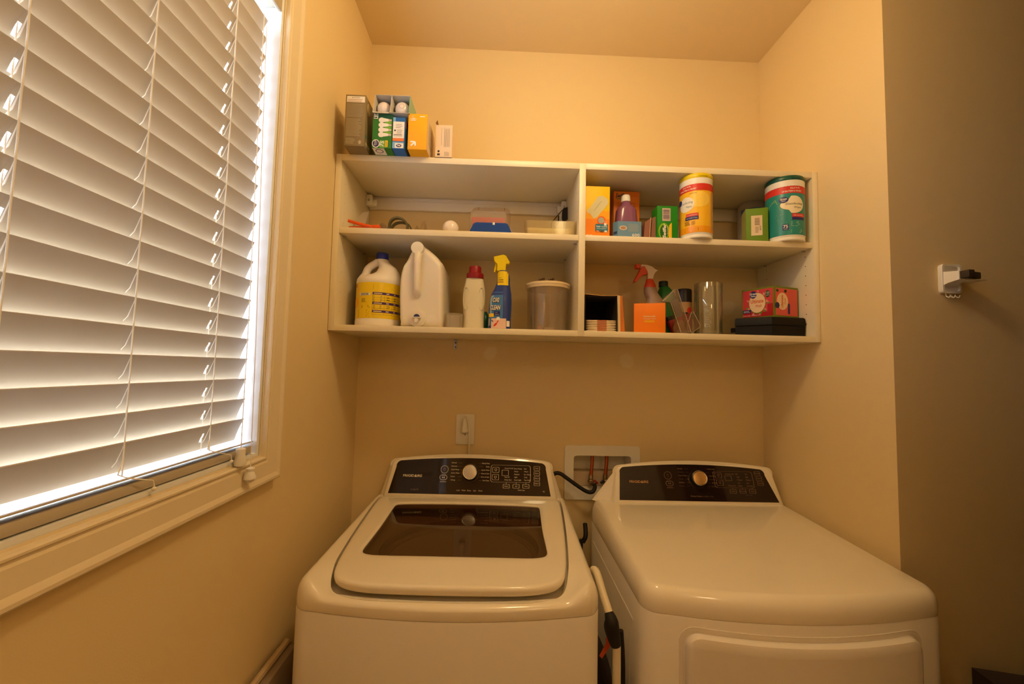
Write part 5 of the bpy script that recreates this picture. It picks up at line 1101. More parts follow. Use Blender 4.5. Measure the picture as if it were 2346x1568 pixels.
for vv in (.675, .405, .18):
    for uu, ww in ((-.22, .34), (.30, .13), (.66, .1), (1.0, .12)): mb.rect(F, rr*uu, L0+LH*vv, rr*(uu+ww), L0+LH*(vv+.022), .0008, n=2)
mb.m(SC('print_dark_olive', (110, 90, 20)))
for uu in (-.28, .22, .58, .92): mb.rect(F, rr*uu, L0+LH*.10, rr*uu+.0005, L0+LH*.655, .0006)
for vv in (.10, .27, .50, .57): mb.rect(F, u0, L0+LH*vv, u1, L0+LH*vv+.0005, .0006, n=10)
for (a_, b_, c_, d_, n_) in ((-.26, .44, .18, .64, 5), (-.24, .27, .16, .37, 3), (.32, .50, .50, .62, 2), (.66, .50, .84, .62, 2), (.32, .28, .50, .37, 2), (.66, .28, .84, .37, 2), (-.26, .80, .70, .94, 4), (-.24, .02, 1.2, .09, 2)): mb.lines(F, rr*a_, L0+LH*b_, rr*c_, L0+LH*d_, n_, .3, h=.0006, ragged=.3)
for (a_, b_, c_, d_, n_) in ((-.82, .44, -.56, .56, 4), (-.80, .28, -.36, .36, 3), (-1.0, .02, -.36, .24, 9)): mb.lines(F, rr*a_, L0+LH*b_, rr*c_, L0+LH*d_, n_, .4, h=.0006, ragged=.25)
mb.m(W_); mb.rect(F, -rr*.92, L0+LH*.63, -rr*.38, L0+LH*.70, .0006, n=3); mb.m(K_); mb.bars(F, -rr*.84, L0+LH*.635, -rr*.46, L0+LH*.695, 16, .0009)
mb.m(RED); mb.poly2(F, [(-rr*1.5, L0+LH*.93), (-rr*1.2, L0+LH*.985), (-rr*1.2, L0+LH*.86)], .0007); mb.m(SC('lemon_print', (244, 180, 30))); mb.ell(F, -rr*1.25, L0+LH*.45, rr*.22, LH*.15, .0006)
kid(mb, 'label', bj, flip=False, angle=60)
# big white detergent jug, lying end-on
dj = thing('detergent_jug', 'large white detergent jug on its side with cap and pour spout facing out', 'jug', (.27, -.15, BT))
yj = -.272
ol = [(944, 569), (931, 594), (922, 608), (916, 632), (913, 672), (913.5, 712), (914, 731), (917, 742), (922, 748), (1004, 752), (1011, 748), (1014, 738), (1015, 672), (1014, 610), (1008, 596), (995, 581), (972, 562), (958, 557)]
O2 = [(at(u, v, y=yj).x, at(u, v, y=yj).z) for u, v in ol]; mz = min(q[1] for q in O2); O2 = [(x, max(z, BT+.0004) if z > mz+.002 else BT+.0004) for x, z in O2]
O2 = [(a_, b_) for a_, b_ in cr2(O2, 4)]; O2 = [(x, max(z, BT+.0004)) for x, z in O2]
jc2 = (sum(p[0] for p in O2)/len(O2), (BT+max(p[1] for p in O2))/2-.01)
def shr(k, dz=0): return [(jc2[0]+(x-jc2[0])*k, max(BT+.0004, jc2[1]+(z-jc2[1])*k+dz)) for x, z in O2]
mb = MB(HDPE)
rows = [(-.270, .70), (-.2718, .80), (-.2715, .87), (-.269, .92), (-.264, .96), (-.256, .985), (-.244, 1.0), (-.20, 1.005), (-.12, 1.0), (-.07, .99), (-.05, .96), (-.04, .88)]
mb.loft([[(x+(y_-yj)*.06*0, y_, z) for x, z in shr(k)] for y_, k in rows]); kid(mb, 'jug_body', dj)
pc_ = at(958, 571, y=yj); mb = MB(WPL); mb.lathe([(.0205, .010), (.0205, -.014), (.0190, -.0165), (.001, -.0168)], (pc_.x, yj, pc_.z), 32, axis='y'); kid(mb, 'cap', dj)
h0, h1 = at(959, 584, y=yj), at(957, 666, y=yj); mb = MB(HDPE); mb.tube(smooth([(h0.x, yj+.004, h0.z+.006), (h0.x, yj-.008, h0.z-.006), (h0.x-.0005, yj-.012, (h0.z*.7+h1.z*.3)), (h1.x, yj-.012, h1.z+.012), (h1.x, yj-.006, h1.z-.004), (h1.x, yj+.012, h1.z-.018)], 6), [.015]*5+[.0125]*5+[.0110]*5+[.0105]*5+[.0115]*5+[.018], 16); kid(mb, 'handle', dj)
sp_ = at(956, 733, y=yj); mb = MB(HDPE); mb.lathe([(.029, .004), (.028, -.003), (.0255, -.003), (.0250, -.006), (.0215, -.006), (.021, -.009), (.017, -.009), (.001, -.009)], (sp_.x, yj, max(sp_.z, BT+.030)), 36, axis='y'); kid(mb, 'spout_disc', dj)
spz = max(sp_.z, BT+.030); mb = MB(WPL); mb.box(sp_.x-.014, sp_.x+.014, yj-.022, yj-.008, spz-.002, spz+.001, .0008); mb.lathe([(.0065, 0), (.0060, -.012), (.0045, -.012)], (sp_.x, yj-.009, spz-.010), 18, axis='y'); mb.loft([[(sp_.x-.006, yj-.012, spz-.003), (sp_.x+.006, yj-.012, spz-.003), (sp_.x+.005, yj-.012, spz-.017), (sp_.x-.005, yj-.012, spz-.017)], [(sp_.x-.006, yj-.020, spz-.003), (sp_.x+.006, yj-.020, spz-.003), (sp_.x+.0045, yj-.017, spz-.017), (sp_.x-.0045, yj-.017, spz-.017)]]); kid(mb, 'tap', dj)
mb = MB(mat('dark_blue_button', (36, 40, 96), rough=.4)); mb.loft([[(sp_.x+.0095*math.cos(a_*PI/10), y_, spz+.0015+.009*math.sin(a_*PI/10)) for a_ in range(11)] for y_ in (yj-.008, yj-.014)]); kid(mb, 'tap_button', dj)
# measuring cup
x0, x1 = ax(1019, 735, -.245), ax(1061, 735, -.245); cr_ = (x1-x0)/2; cx_ = (x0+x1)/2; zt = az(1040, 720, -.245)
mb = MB(MILKY); mb.lathe([(.001, 0), (cr_*.90, 0), (cr_*.92, .002), (cr_*.985, zt-BT-.002), (cr_, zt-BT), (cr_*.96, zt-BT-.001), (cr_*.88, .003), (.001, .003)], (cx_, -.245, BT), 30)
one(mb, 'measuring_cup', 'small milky clear measuring cup left of the red-capped bottle', 'cup', (cx_, -.245, BT))
# red capped bottle
rb = thing('softener_bottle', 'cream-white waisted bottle with a dark red cap on the bottom board', 'bottle', (.44, -.24, BT))
yr = -.215
cx_ = ax(1086, 700, yr); w1 = ax(1110, 750, yr)-ax(1061, 750, yr); w2 = ax(1112, 690, yr)-ax(1061, 690, yr); w3 = ax(1111, 641, yr)-ax(1066, 641, yr)
zr = lambda v: az(1086, v, yr)
mb = MB(mat('cream_plastic', (226, 216, 186), rough=.4, sss=.15)); dp = .052
mb.sell([(BT, w1*.9, dp*.9, 3.2, cx_, yr), (BT+.003, w1*.98, dp, 3.2, cx_, yr), (zr(725), w1*.96, dp, 3, cx_, yr), (zr(705), w2*.97, dp, 3, cx_, yr), (zr(685), w2*1.0, dp, 3, cx_, yr), (zr(665), w2*.98, dp*.98, 2.8, cx_, yr), (zr(652), w3*.98, dp*.92, 2.6, cx_, yr), (zr(640), w3*.88, dp*.85, 2.2, cx_, yr), (zr(637), w3*.7, dp*.7, 2, cx_, yr)], 36); kid(mb, 'bottle_body', rb)
for s_ in (-1, 1):
    mb = MB(mat('cream_recess', (206, 196, 164), rough=.45))
    xm_ = cx_+s_*w2*.34; pts = [(xm_+s_*w2*.135*math.cos(a_*PI/12), (zr(655)+zr(720))/2+.037*math.sin(a_*PI/12)) for a_ in range(24)]
    mb.loft([[(x, yr-dp*.455, z) for x, z in pts], [(xm_+(x-xm_)*.8, yr-dp*.40, (zr(655)+zr(720))/2+(z-(zr(655)+zr(720))/2)*.8) for x, z in pts]], False, True)
    mb.tube([(x, yr-dp*.46, z) for x, z in pts], .0011, 6, closed=True)
    kid(mb, 'grip_recess', rb)
mb = MB(mat('dark_red_cap', (150, 22, 32), rough=.4)); mb.lathe([(.028, zr(640)), (.0285, zr(639)), (.028, zr(629)), (.0265, zr(628)), (.0205, zr(627)), (.0200, zr(614)), (.0185, zr(612)), (.001, zr(612))], (cx_+.001, yr, 0), 36); kid(mb, 'cap', rb)
p = at(1115, 740, y=-.14); mb = MB(mat('teal_bottle', (20, 110, 90), rough=.3)); mb.sell([(BT, .030, .05, 3, p.x-.006, -.14), (BT+.05, .030, .05, 3, p.x-.006, -.14), (BT+.065, .02, .03, 2, p.x-.006, -.14), (BT+.072, .012, .012, 2, p.x-.006, -.14)], 24)
one(mb, 'teal_bottle', 'small teal bottle mostly hidden behind the red-capped bottle', 'bottle', (p.x-.006, -.14, BT))
# stain remover trigger bottle
sb = thing('stain_remover_spray', 'blue stain remover spray bottle with a yellow trigger head', 'spray bottle', (.53, -.24, BT))
ys = -.245; X_ = lambda u: ax(u, 700, ys); zs = lambda v: az(1147, v, ys); BLU = mat('deep_blue_plastic', (30, 60, 140), rough=.28, coat=.2)
rows = []
for v, ul, ur, e_ in ((755, 1121, 1170, 3.2), (752, 1119, 1171, 3.2), (735, 1119.5, 1171, 3), (710, 1120, 1172, 2.8), (690, 1122, 1172, 2.6), (675, 1125, 1171, 2.5), (662, 1132, 1169, 2.4), (650, 1137, 1167, 2.2), (640, 1138, 1167, 2.1), (630, 1138, 1165, 2.0), (622, 1139, 1161, 2.0)):
    rows.append((max(zs(v), BT) if v < 755 else BT, X_(ur)-X_(ul), (.050 if v > 670 else .034), e_, (X_(ul)+X_(ur))/2, ys))
mb = MB(BLU); mb.sell(rows, 36); kid(mb, 'bottle_body', sb)
def Fsurf(u, v, h=0):  # printing follows the bulging front of the bottle; u, v are positions in x and z
    rw = min(range(len(rows)-1), key=lambda k: abs((rows[k][0]+rows[k+1][0])/2-v)); a_, b_ = rows[rw], rows[rw+1]; t_ = max(0, min(1, (v-a_[0])/((b_[0]-a_[0]) or 1)))
    W2 = (a_[1]+(b_[1]-a_[1])*t_)/2; D2_ = (a_[2]+(b_[2]-a_[2])*t_)/2; cx2 = a_[4]+(b_[4]-a_[4])*t_; e2 = a_[3]+(b_[3]-a_[3])*t_
    q = min(.985, abs((u-cx2)/W2)); return Vector((cx2+math.copysign(q*W2, u-cx2), ys-D2_*(1-q**e2)**(1/e2)-h-.0006, v))
def strip(mb, v0, v1, f0, f1, n=8, k=6, h=.0004):
    """patch between heights v0..v1 and fractions f0(z)..f1(z) of the bottle's width"""
    for i in range(k):
        za, zb_ = v0+(v1-v0)*i/k, v0+(v1-v0)*(i+1)/k
        for j in range(n):
            q = []
            for (z, t_) in ((za, j/n), (za, (j+1)/n), (zb_, (j+1)/n), (zb_, j/n)):
                a_, b_ = f0(z), f1(z); q.append(Fsurf(a_+(b_-a_)*t_, z, h))
            mb.f([mb.v(p) for p in q])
mb = MB(SC('label_mid_blue', (66, 124, 190), .3)); strip(mb, BT+.012, zs(672), lambda z: X_(1121)+.002+max(0, z-zs(690))*.35, lambda z: X_(1152), h=.0002)
mb.m(SC('label_pale_blue', (150, 186, 214), .3)); strip(mb, BT+.045, zs(680), lambda z: X_(1123)+max(0, z-zs(690))*.3, lambda z: X_(1125)+max(0, z-zs(690))*.5+.003, 2, 6, .0004)
mb.m(mat('yellow_sleeve', (246, 214, 20), rough=.35)); strip(mb, zs(656), zs(624), lambda z: X_(1139)-.0005, lambda z: X_(1163)+.0005, 8, 6, .0005)
mb.m(K_)
for dx_, dz_ in ((-.0011, 0), (.0011, 0), (0, -.0011), (0, .0011), (.0012, -.0012)):
    mb.text(Fsurf, 'OXI', X_(1129)+dx_, zs(696)+dz_, h_=.0155, w_=.021, h=.0010, bold=.03, shear=.25); mb.text(Fsurf, 'CLEAN', X_(1123.5)+dx_, zs(713)+dz_, h_=.0155, w_=.033, h=.0010, bold=.03, shear=.25)
mb.m(W_); mb.text(Fsurf, 'OXI', X_(1129), zs(696), h_=.0155, w_=.021, h=.0016, bold=.03, shear=.25); mb.text(Fsurf, 'CLEAN', X_(1123.5), zs(713), h_=.0155, w_=.033, h=.0016, bold=.03, shear=.25)
mb.m(NAVY); strip(mb, zs(726), zs(716), lambda z: X_(1132), lambda z: X_(1146), 4, 2, .0008); mb.m(YEL); strip(mb, zs(729), zs(721), lambda z: X_(1121), lambda z: X_(1132), 4, 2, .0009)
mb.m(W_); mb.text(Fsurf, 'STAIN', X_(1135), zs(720), h_=.002, h=.0012); mb.text(Fsurf, 'REMOVER', X_(1135), zs(724), h_=.002, h=.0012)
mb.m(SC('label_peach', (232, 196, 176))); strip(mb, BT+.003, zs(732), lambda z: X_(1121), lambda z: X_(1160), 6, 3, .0006); mb.m(RED); mb.ell(Fsurf, X_(1136), zs(746), .008, .003, .0010, rot=.8); mb.ell(Fsurf, X_(1141), zs(739), .005, .002, .0010, rot=1.1); mb.m(PUR); mb.ell(Fsurf, X_(1129), zs(738), .004, .0015, .001, rot=-.9)
mb.m(W_); mb.ell(Fsurf, X_(1142), zs(733), .006, .006, .0009); strip(mb, zs(750), zs(737), lambda z: X_(1161), lambda z: X_(1168), 3, 2, .0007)
mb.m(K_); mb.text(Fsurf, 'SPRAY', X_(1141), zs(640), h_=.0025, h=.0010); mb.text(Fsurf, 'CLEANS', X_(1140), zs(645), h_=.0032, h=.0010, bold=.03); mb.m(SC('print_maroon', (140, 30, 20))); mb.text(Fsurf, 'DIFFERENT', X_(1139), zs(650), h_=.0032, w_=.019, h=.0010, bold=.03)
kid(mb, 'label', sb, flip=False, angle=60)
YP = mat('yellow_trigger', (238, 210, 0), rough=.35)
mb = MB(YP); p = [at(u, v, y=ys) for u, v in ((1131, 590), (1153, 585), (1160, 588), (1165, 597), (1169, 603), (1167, 607), (1160, 607), (1159, 619), (1158, 624), (1138, 624), (1138, 618), (1139, 608), (1134, 603), (1131, 599))]
cm = sum(p, Vector())/len(p)
mb.loft([[cm+(q-cm)*k+Vector((0, yy, 0)) for q in p] for yy, k in ((-.014, .90), (-.011, .98), (.011, .98), (.014, .90))]); mb.lathe([(.0135, zs(629)), (.0140, zs(628)), (.0135, zs(619)), (.012, zs(618))], ((X_(1138)+X_(1160))/2, ys, 0), 24); kid(mb, 'spray_head', sb)
mb = MB(YP); mb.tube(smooth([at(1138, 602, y=ys), at(1136, 612, y=ys), at(1133, 624, y=ys)], 5), [.004]*8+[.003]*3, 10); kid(mb, 'trigger', sb)
# clear bucket
bu = thing('clear_bucket', 'clear plastic bucket with a cream lid at the right of the left bottom compartment', 'bucket', (.688, -.17, BT))
yk = -.185; kx = (ax(1208, 740, yk)+ax(1300, 740, yk))/2; kr = (ax(1300, 740, yk)-ax(1208, 740, yk))/2; zk = az(1254, 650, yk-.07)
kr = min(kr, .071); cB = (kx, -.175, BT)
mb = MB(clearmat('bucket_plastic', (254, 250, 244), tint=.985, gloss=.10, rough=.12, body=.09, bodycol=(236, 220, 200))); Hb = zk-BT
mb.lathe([(.001, 0), (kr*.95, 0), (kr*.97, .003), (kr*1.03, Hb-.002), (kr*1.0, Hb-.002), (kr*.94, .004), (.001, .004)], cB, 48); kid(mb, 'bucket_body', bu)
mb = MB(mat('cream_lid', (232, 208, 166), rough=.4)); mb.lathe([(kr*1.05, Hb-.006), (kr*1.10, Hb-.006), (kr*1.11, Hb+.002), (kr*1.13, Hb+.004), (kr*1.12, Hb+.010), (kr*1.05, Hb+.012), (kr*.70, Hb+.013), (kr*.68, Hb+.017), (kr*.3, Hb+.017), (.001, Hb+.017)], cB, 48); kid(mb, 'lid', bu)
mb = MB(mat('dark_wood_peg', (92, 58, 30), rough=.7)); z_ = BT+Hb+.017
pg = MB(mat('dark_wood_peg', (92, 58, 30)))
for gi, u in enumerate((1240, 1262)):
    p = at(u, 632, y=-.16); q = MB(mat('dark_wood_peg', (92, 58, 30)))
    for k in range(3): q.tube([(p.x-.008+.007*k, -.165, z_+.0005), (p.x-.008+.007*k, -.165, z_+.015+.003*k), (p.x-.004+.007*k, -.165, z_+.015+.003*k), (p.x-.004+.007*k, -.165, z_+.0005)], .0015, 6)
    q.tube([(p.x-.010, -.163, z_+.0012), (p.x+.012, -.163, z_+.0012)], .0011, 6)
    one(q, 'small_clip', ('small dark clip on the bucket lid, the left of two' if gi == 0 else 'small dark clip on the bucket lid, the right of two'), 'clip', (p.x, -.165, z_), 'dark clips on the bucket lid')
q = MB(mat('pinkish_lump', (220, 160, 140), rough=.6)); p = at(1236, 747, y=-.2); q.ball((p.x, -.20, BT+.0125), .008, 12, 8); one(q, 'pink_item', 'tiny pink item lying inside the clear bucket', 'item', (p.x, -.2, BT+.004))
q = MB(mat('tan_card', (190, 160, 130), rough=.6)); q.box(ax(1246, 745, -.19), ax(1270, 745, -.19), -.19, -.17, BT+.0045, BT+.019, .002); one(q, 'tan_packet', 'small tan packet lying inside the clear bucket', 'packet', (.70, -.18, BT+.0045))

# ---- bottom board, right compartment
ob = thing('open_card_box', 'open cardboard box with a dark inside against the divider, stacked packets in it', 'box', (.87, -.22, BT))
yo = -.275; q0, q1, q2 = max(ax(1341, 720, yo), .7985), ax(1416, 750, yo), ax(1432, 740, yo); zt = az(1380, 676, yo)
KR = SC('kraft_edge', (214, 170, 110), .8); DK = SC('black_box_inside', (30, 22, 26), .85)
mb = MB(DK); mb.box(q0, q0+.0015, yo+.002, -.10, BT, zt-.002); mb.box(q0+.0015, q1, -.102, -.10, BT, zt-.002); mb.box(q1-.0050, q1-.0032, yo+.001, -.10, BT, zt-.002); mb.box(q0+.0015, q1, yo+.002, -.10, BT, BT+.0012); mb.box(q0+.0015, q1-.001, yo+.0015, -.103, zt-.0055, zt-.0040); kid(mb, 'box_lining', ob)
mb = MB(KR); mb.loft([[(q0, yo, zt+.001), (q0+(q1-q0)*.5, yo, zt-.003), (q1+.003, yo, zt-.001), (q1+.003, yo, zt+.0005), (q0+(q1-q0)*.5, yo, zt-.0015), (q0, yo, zt+.003)], [(q0, -.10, zt+.001), (q0+(q1-q0)*.5, -.10, zt-.003), (q1+.003, -.10, zt-.001), (q1+.003, -.10, zt+.0005), (q0+(q1-q0)*.5, -.10, zt-.0015), (q0, -.10, zt+.003)]]); kid(mb, 'top_flap', ob)
mb = MB(SC('cream_board', (226, 200, 156), .7)); mb.loft([[(q1-.003, yo, zt-.001), (q1+.006, yo, zt-.001), (q1+.008, yo, BT+.0003), (q1+.0008, yo, BT+.0003)], [(q1-.003, -.10, zt-.001), (q1+.006, -.10, zt-.001), (q1+.008, -.10, BT+.0003), (q1+.0008, -.10, BT+.0003)]]); kid(mb, 'side_flap', ob)
mb = MB(SC('orange_board', (214, 122, 46), .7)); mb.loft([[(q1+.0065, yo+.004, zt-.0015), (q1+.014, yo+.004, zt-.0005), (q2+.001, yo+.004, BT+.0003), (q1+.0085, yo+.004, BT+.0003)], [(q1+.0065, -.10, zt-.0015), (q1+.014, -.10, zt-.0005), (q2+.001, -.10, BT+.0003), (q1+.0085, -.10, BT+.0003)]]); kid(mb, 'printed_side', ob)
zf = az(1378, 733, yo-.002); n_p = 7; ph = (zf-BT-.0015)/n_p; PK = SC('cream_packet', (232, 210, 176), .5); PR = SC('packet_red', (196, 110, 70), .5)
pk0 = None
for k in range(n_p):
    mb = MB(PK); zc = BT+.0015+ph*(k+.5); xa, xb = q0+.003, q1-.002; N = 12
    top = [(xa+(xb-xa)*i/N, zc+ph*.46*math.sin(PI*i/N)**.35*(.9+.1*math.sin(i*2+k))) for i in range(N+1)]; bot = [(xa+(xb-xa)*i/N, zc-ph*.46*math.sin(PI*i/N)**.35) for i in range(N, -1, -1)]
    poly = top[:-1]+bot[:-1] if False else top+bot[1:-1]
    mb.loft([[(x, yo+.004, z) for x, z in poly], [(x, yo+.12, z) for x, z in poly]])
    mb.m(PR); F = frame((xa, yo+.004, zc), (1, 0, 0), (0, 0, 1)); mb.rect(F, (xb-xa)*.36, -ph*.36, (xb-xa)*.66, ph*.36, .0004)
    one(mb, 'flat_packet', ['bottom one of the flat cream packets stacked in the open box', 'second from bottom of the flat cream packets in the open box', 'third from bottom of the flat cream packets in the open box', 'middle one of the seven flat cream packets in the open box', 'third from top of the flat cream packets in the open box', 'second from top of the flat cream packets in the open box', 'topmost of the flat cream packets stacked in the open box'][k], 'packet', ((xa+xb)/2, yo+.06, zc-ph/2), 'flat packets stacked in the open box')
# orange chalk box
x0, x1 = ax(1454, 740, -.275), ax(1522, 740, -.275); z1_ = az(1488, 695, -.275); h_ = z1_-BT; w__ = x1-x0
mb = MB(SC('vivid_orange_carton', (250, 132, 10))); mb.T = Matrix.Translation(((x0+x1)/2, -.275, 0)) @ Matrix.Rotation(-.30, 4, 'Z') @ Matrix.Translation((-(x0+x1)/2, .275, 0)); mb.box(x0, x1, -.275, -.205, BT, z1_, .001); F = boxmap(x0, x1, -.275, BT); mb.m(SC('print_cream', (246, 206, 150)))
mb.text(F, 'Sidewalk', w__*.5, h_*.53, h_=h_*.055, w_=w__*.40, align='c', bold=.04); mb.text(F, 'Chalk Set', w__*.5, h_*.455, h_=h_*.048, w_=w__*.40, align='c', bold=.02); mb.m(SC('chalk_yellow', (248, 180, 10))); mb.rect(F, w__*.33, h_*.36, w__*.66, h_*.42)
one(mb, 'chalk_box', 'vivid orange sidewalk chalk box on the bottom board', 'box', ((x0+x1)/2, -.24, BT))
# small brass-coloured scraps on the chalk box
p = at(1474, 690, y=-.235); mb = MB(mat('olive_gold_ribbon', (150, 110, 40), rough=.5)); zt = z1_+.001
mb.tube([(p.x-.010, -.235, zt+.010), (p.x-.002, -.236, zt+.004), (p.x+.006, -.238, zt+.0015)], .0022, 8); mb.tube([(p.x+.006, -.235, zt+.014), (p.x+.009, -.236, zt+.004), (p.x+.004, -.238, zt+.0015)], .0016, 8)
one(mb, 'gold_ribbon', 'curled gold-olive ribbon scrap on top of the orange chalk box', 'ribbon', (p.x, -.235, z1_))
# red/white trigger sprayer behind
sp = thing('spray_bottle', 'clear spray bottle with an orange-red and white trigger behind the chalk box', 'spray bottle', (1.07, -.15, BT))
ysb = -.150; P_ = lambda u, v: at(u, v, y=ysb)
cb = P_(1497, 690); mb = MB(clearmat('cloudy_bottle', (225, 205, 190), tint=.7, gloss=.1, rough=.25, body=.5, bodycol=(206, 176, 150)))
zz = lambda v: P_(1490, v).z; xx = lambda u, v: P_(u, v).x
mb.sell([(BT, .070, .060, 2.6, xx(1500, 690), ysb), (BT+.004, .075, .065, 2.6, xx(1500, 690), ysb), (zz(695), .072, .062, 2.4, xx(1500, 690), ysb), (zz(684), xx(1514, 684)-xx(1481, 684), .05, 2.2, xx(1498, 684), ysb), (zz(672), xx(1507, 672)-xx(1476, 672), .042, 2, xx(1491, 672), ysb), (zz(660), xx(1503, 660)-xx(1476, 660), .036, 2, xx(1489, 660), ysb)], 32); kid(mb, 'bottle_body', sp)
ORD = mat('orange_red_trigger', (206, 66, 24), rough=.4)
mb = MB(ORD); mb.sell([(zz(660), .040, .036, 2, xx(1489, 660), ysb), (zz(656), .041, .037, 2, xx(1489, 655), ysb), (zz(650), .034, .032, 2, xx(1489, 650), ysb), (zz(641), .024, .024, 2, xx(1488, 641), ysb)], 24); kid(mb, 'collar', sp)
mb = MB(mat('cream_trigger_head', (226, 208, 180), rough=.4)); p = [P_(u, v) for u, v in ((1466, 607), (1480, 608), (1493, 613), (1500, 619), (1507, 621), (1500, 626), (1496, 633), (1494, 641), (1482, 641), (1482, 630), (1480, 622), (1474, 614), (1465, 616))]; cm = sum(p, Vector())/len(p)
mb.loft([[cm+(q-cm)*k+Vector((0, yy, 0)) for q in p] for yy, k in ((-.011, .92), (-.009, .99), (.009, .99), (.011, .92))]); kid(mb, 'spray_head', sp)
mb = MB(ORD); p = [P_(u, v) for u, v in ((1455, 607), (1466, 607), (1464, 617), (1455, 616))]; cm = sum(p, Vector())/4
mb.loft([[cm+(q-cm)*k+Vector((0, yy, 0)) for q in p] for yy, k in ((-.012, .9), (-.010, 1), (.010, 1), (.012, .9))]); kid(mb, 'nozzle', sp)
mb = MB(ORD); p = [P_(u, v) for u, v in ((1468, 613), (1474, 612), (1480, 622), (1481, 630), (1470, 633), (1464, 638), (1456, 647), (1449, 649), (1456, 636), (1462, 624))]; cm = sum(p, Vector())/len(p)
mb.loft([[cm+(q-cm)*k+Vector((0, yy, 0)) for q in p] for yy, k in ((-.0085-.004, .94), (-.0115, .98), (-.0112, .98), (-.011, .94))]) if False else mb.loft([[cm+(q-cm)*k+Vector((0, yy, 0)) for q in p] for yy, k in ((-.0135, .94), (-.012, 1), (.006, 1), (.008, .94))]); kid(mb, 'trigger', sp)
# dark bottle with green shoulder
gb = thing('green_bottle', 'dark-capped bottle with a bright green shoulder behind the clear packaging', 'bottle', (1.125, -.11, BT)); yg = -.105
mb = MB(mat('bottle_green', (22, 112, 44), rough=.35)); c1 = ax(1519, 650, yg)+.004
mb.sell([(BT, .062, .050, 3, c1+.006, yg), (az(1520, 688, yg), .064, .050, 3, c1+.006, yg), (az(1520, 675, yg), .060, .046, 2.6, c1+.006, yg), (az(1520, 664, yg), .046, .036, 2.2, c1+.003, yg), (az(1520, 656, yg), .028, .026, 2, c1, yg)], 28); kid(mb, 'bottle_body', gb)
mb = MB(mat('very_dark_green_cap', (14, 40, 30), rough=.4)); mb.lathe([(.0165, az(1520, 658, yg)), (.0165, az(1520, 647, yg)), (.0150, az(1520, 645.5, yg)), (.001, az(1520, 645.5, yg))], (c1-.003, yg, 0), 26); kid(mb, 'cap', gb)
# aerosol can with black cap
ac = thing('aerosol_can', 'spray can with a large black cap between the green bottle and the glass cylinder', 'can', (1.205, -.11, BT)); ya = -.115
cx_ = ax(1566, 680, ya); mb = MB(SC('can_dark', (60, 34, 30), .3)); mb.lathe([(.026, 0), (.0275, .003), (.0275, az(1566, 695, ya)-BT)], (cx_, ya, BT), 32); F = cyl((cx_, ya, BT), .0278); mb.m(SC('can_tan', (190, 150, 100), .4)); mb.rect(F, -.03, az(1566, 718, ya)-BT, .035, az(1566, 694, ya)-BT-.001, .0002, n=10); mb.m(RED); mb.ell(F, .010, az(1566, 714, ya)-BT, .010, .012, .0006); mb.m(SC('can_red', (150, 34, 24), .4)); mb.rect(F, -.035, .02, .03, az(1566, 722, ya)-BT, .0003, n=10); kid(mb, 'can_body', ac)
mb = MB(mat('dark_navy_cap', (26, 22, 30), rough=.35)); mb.lathe([(.0285, az(1566, 694, ya)), (.0285, az(1566, 668, ya)), (.027, az(1566, 665, ya)), (.024, az(1566, 664, ya)), (.001, az(1566, 664, ya))], (cx_, ya, 0), 32); kid(mb, 'cap', ac)
# clear blister packs
def blister(name, pts, y0_, y1_, label, origin):
    root = thing(name, label, 'packaging', origin)
    P4 = [at(u, v, y=y0_) for u, v in pts]; cm = sum(P4, Vector())/len(P4)
    mb = MB(CLEAR); mb.loft([[cm+(q-cm)*.9+Vector((0, -.004, 0)) for q in P4], [q for q in P4], [q+Vector((0, y1_-y0_, 0)) for q in P4]], True, True); kid(mb, 'clear_shell', root)
    mb = MB(mat('glossy_clear_edge', (205, 190, 160), rough=.15)); mb.tube([q+Vector((0, -.001, 0)) for q in P4], .0009, 6, closed=True); kid(mb, 'shell_edge', root)
    return root
r1 = blister('blister_pack', [(1518, 690), (1546, 663), (1552, 664), (1583, 762), (1560, 762), (1536, 692)], -.262, -.235, 'tall leaning clear blister pack right of the chalk box', (1.13, -.25, BT))
mb = MB(mat('dim_grey_insert', (110, 94, 88), rough=.4)); P4 = [at(u, v, y=-.252) for u, v in ((1538, 690), (1553, 682), (1565, 722), (1551, 730))]; mb.loft([P4, [q+Vector((0, .008, 0)) for q in P4]]); kid(mb, 'insert', r1)
r2 = blister('blister_pack', [(1574, 745), (1584, 716), (1588, 714), (1604, 746), (1601, 752), (1585, 762), (1577, 761)], -.228, -.200, 'lower clear blister pack leaning against the glass cylinder', (1.19, -.21, BT))
p = at(1560, 740, y=-.20); mb = MB(mat('wood_disc', (150, 112, 80), rough=.5)); mb.lathe([(.024, 0), (.026, -.004), (.026, -.012), (.022, -.014), (.001, -.014)], (p.x, -.188, BT+.0268), 32, axis='y'); one(mb, 'round_disc', 'round brownish disc seen through the clear blister packs', 'disc', (p.x, -.19, BT))
mb = MB(SC('can_red2', (150, 30, 26), .4)); p = at(1540, 722, y=-.15); mb.T = Matrix.Translation((p.x, -.150, BT+.040)) @ Matrix.Rotation(-.35, 4, 'Y'); mb.box(-.012, .012, -.012, .012, -.0355, .034, .003); mb.m(K_); mb.box(-.0125, .0125, -.0125, .0125, .018, .0345, .003); one(mb, 'red_packet', 'dark red packet leaning behind the tall clear blister pack', 'packet', (p.x, -.15, BT))
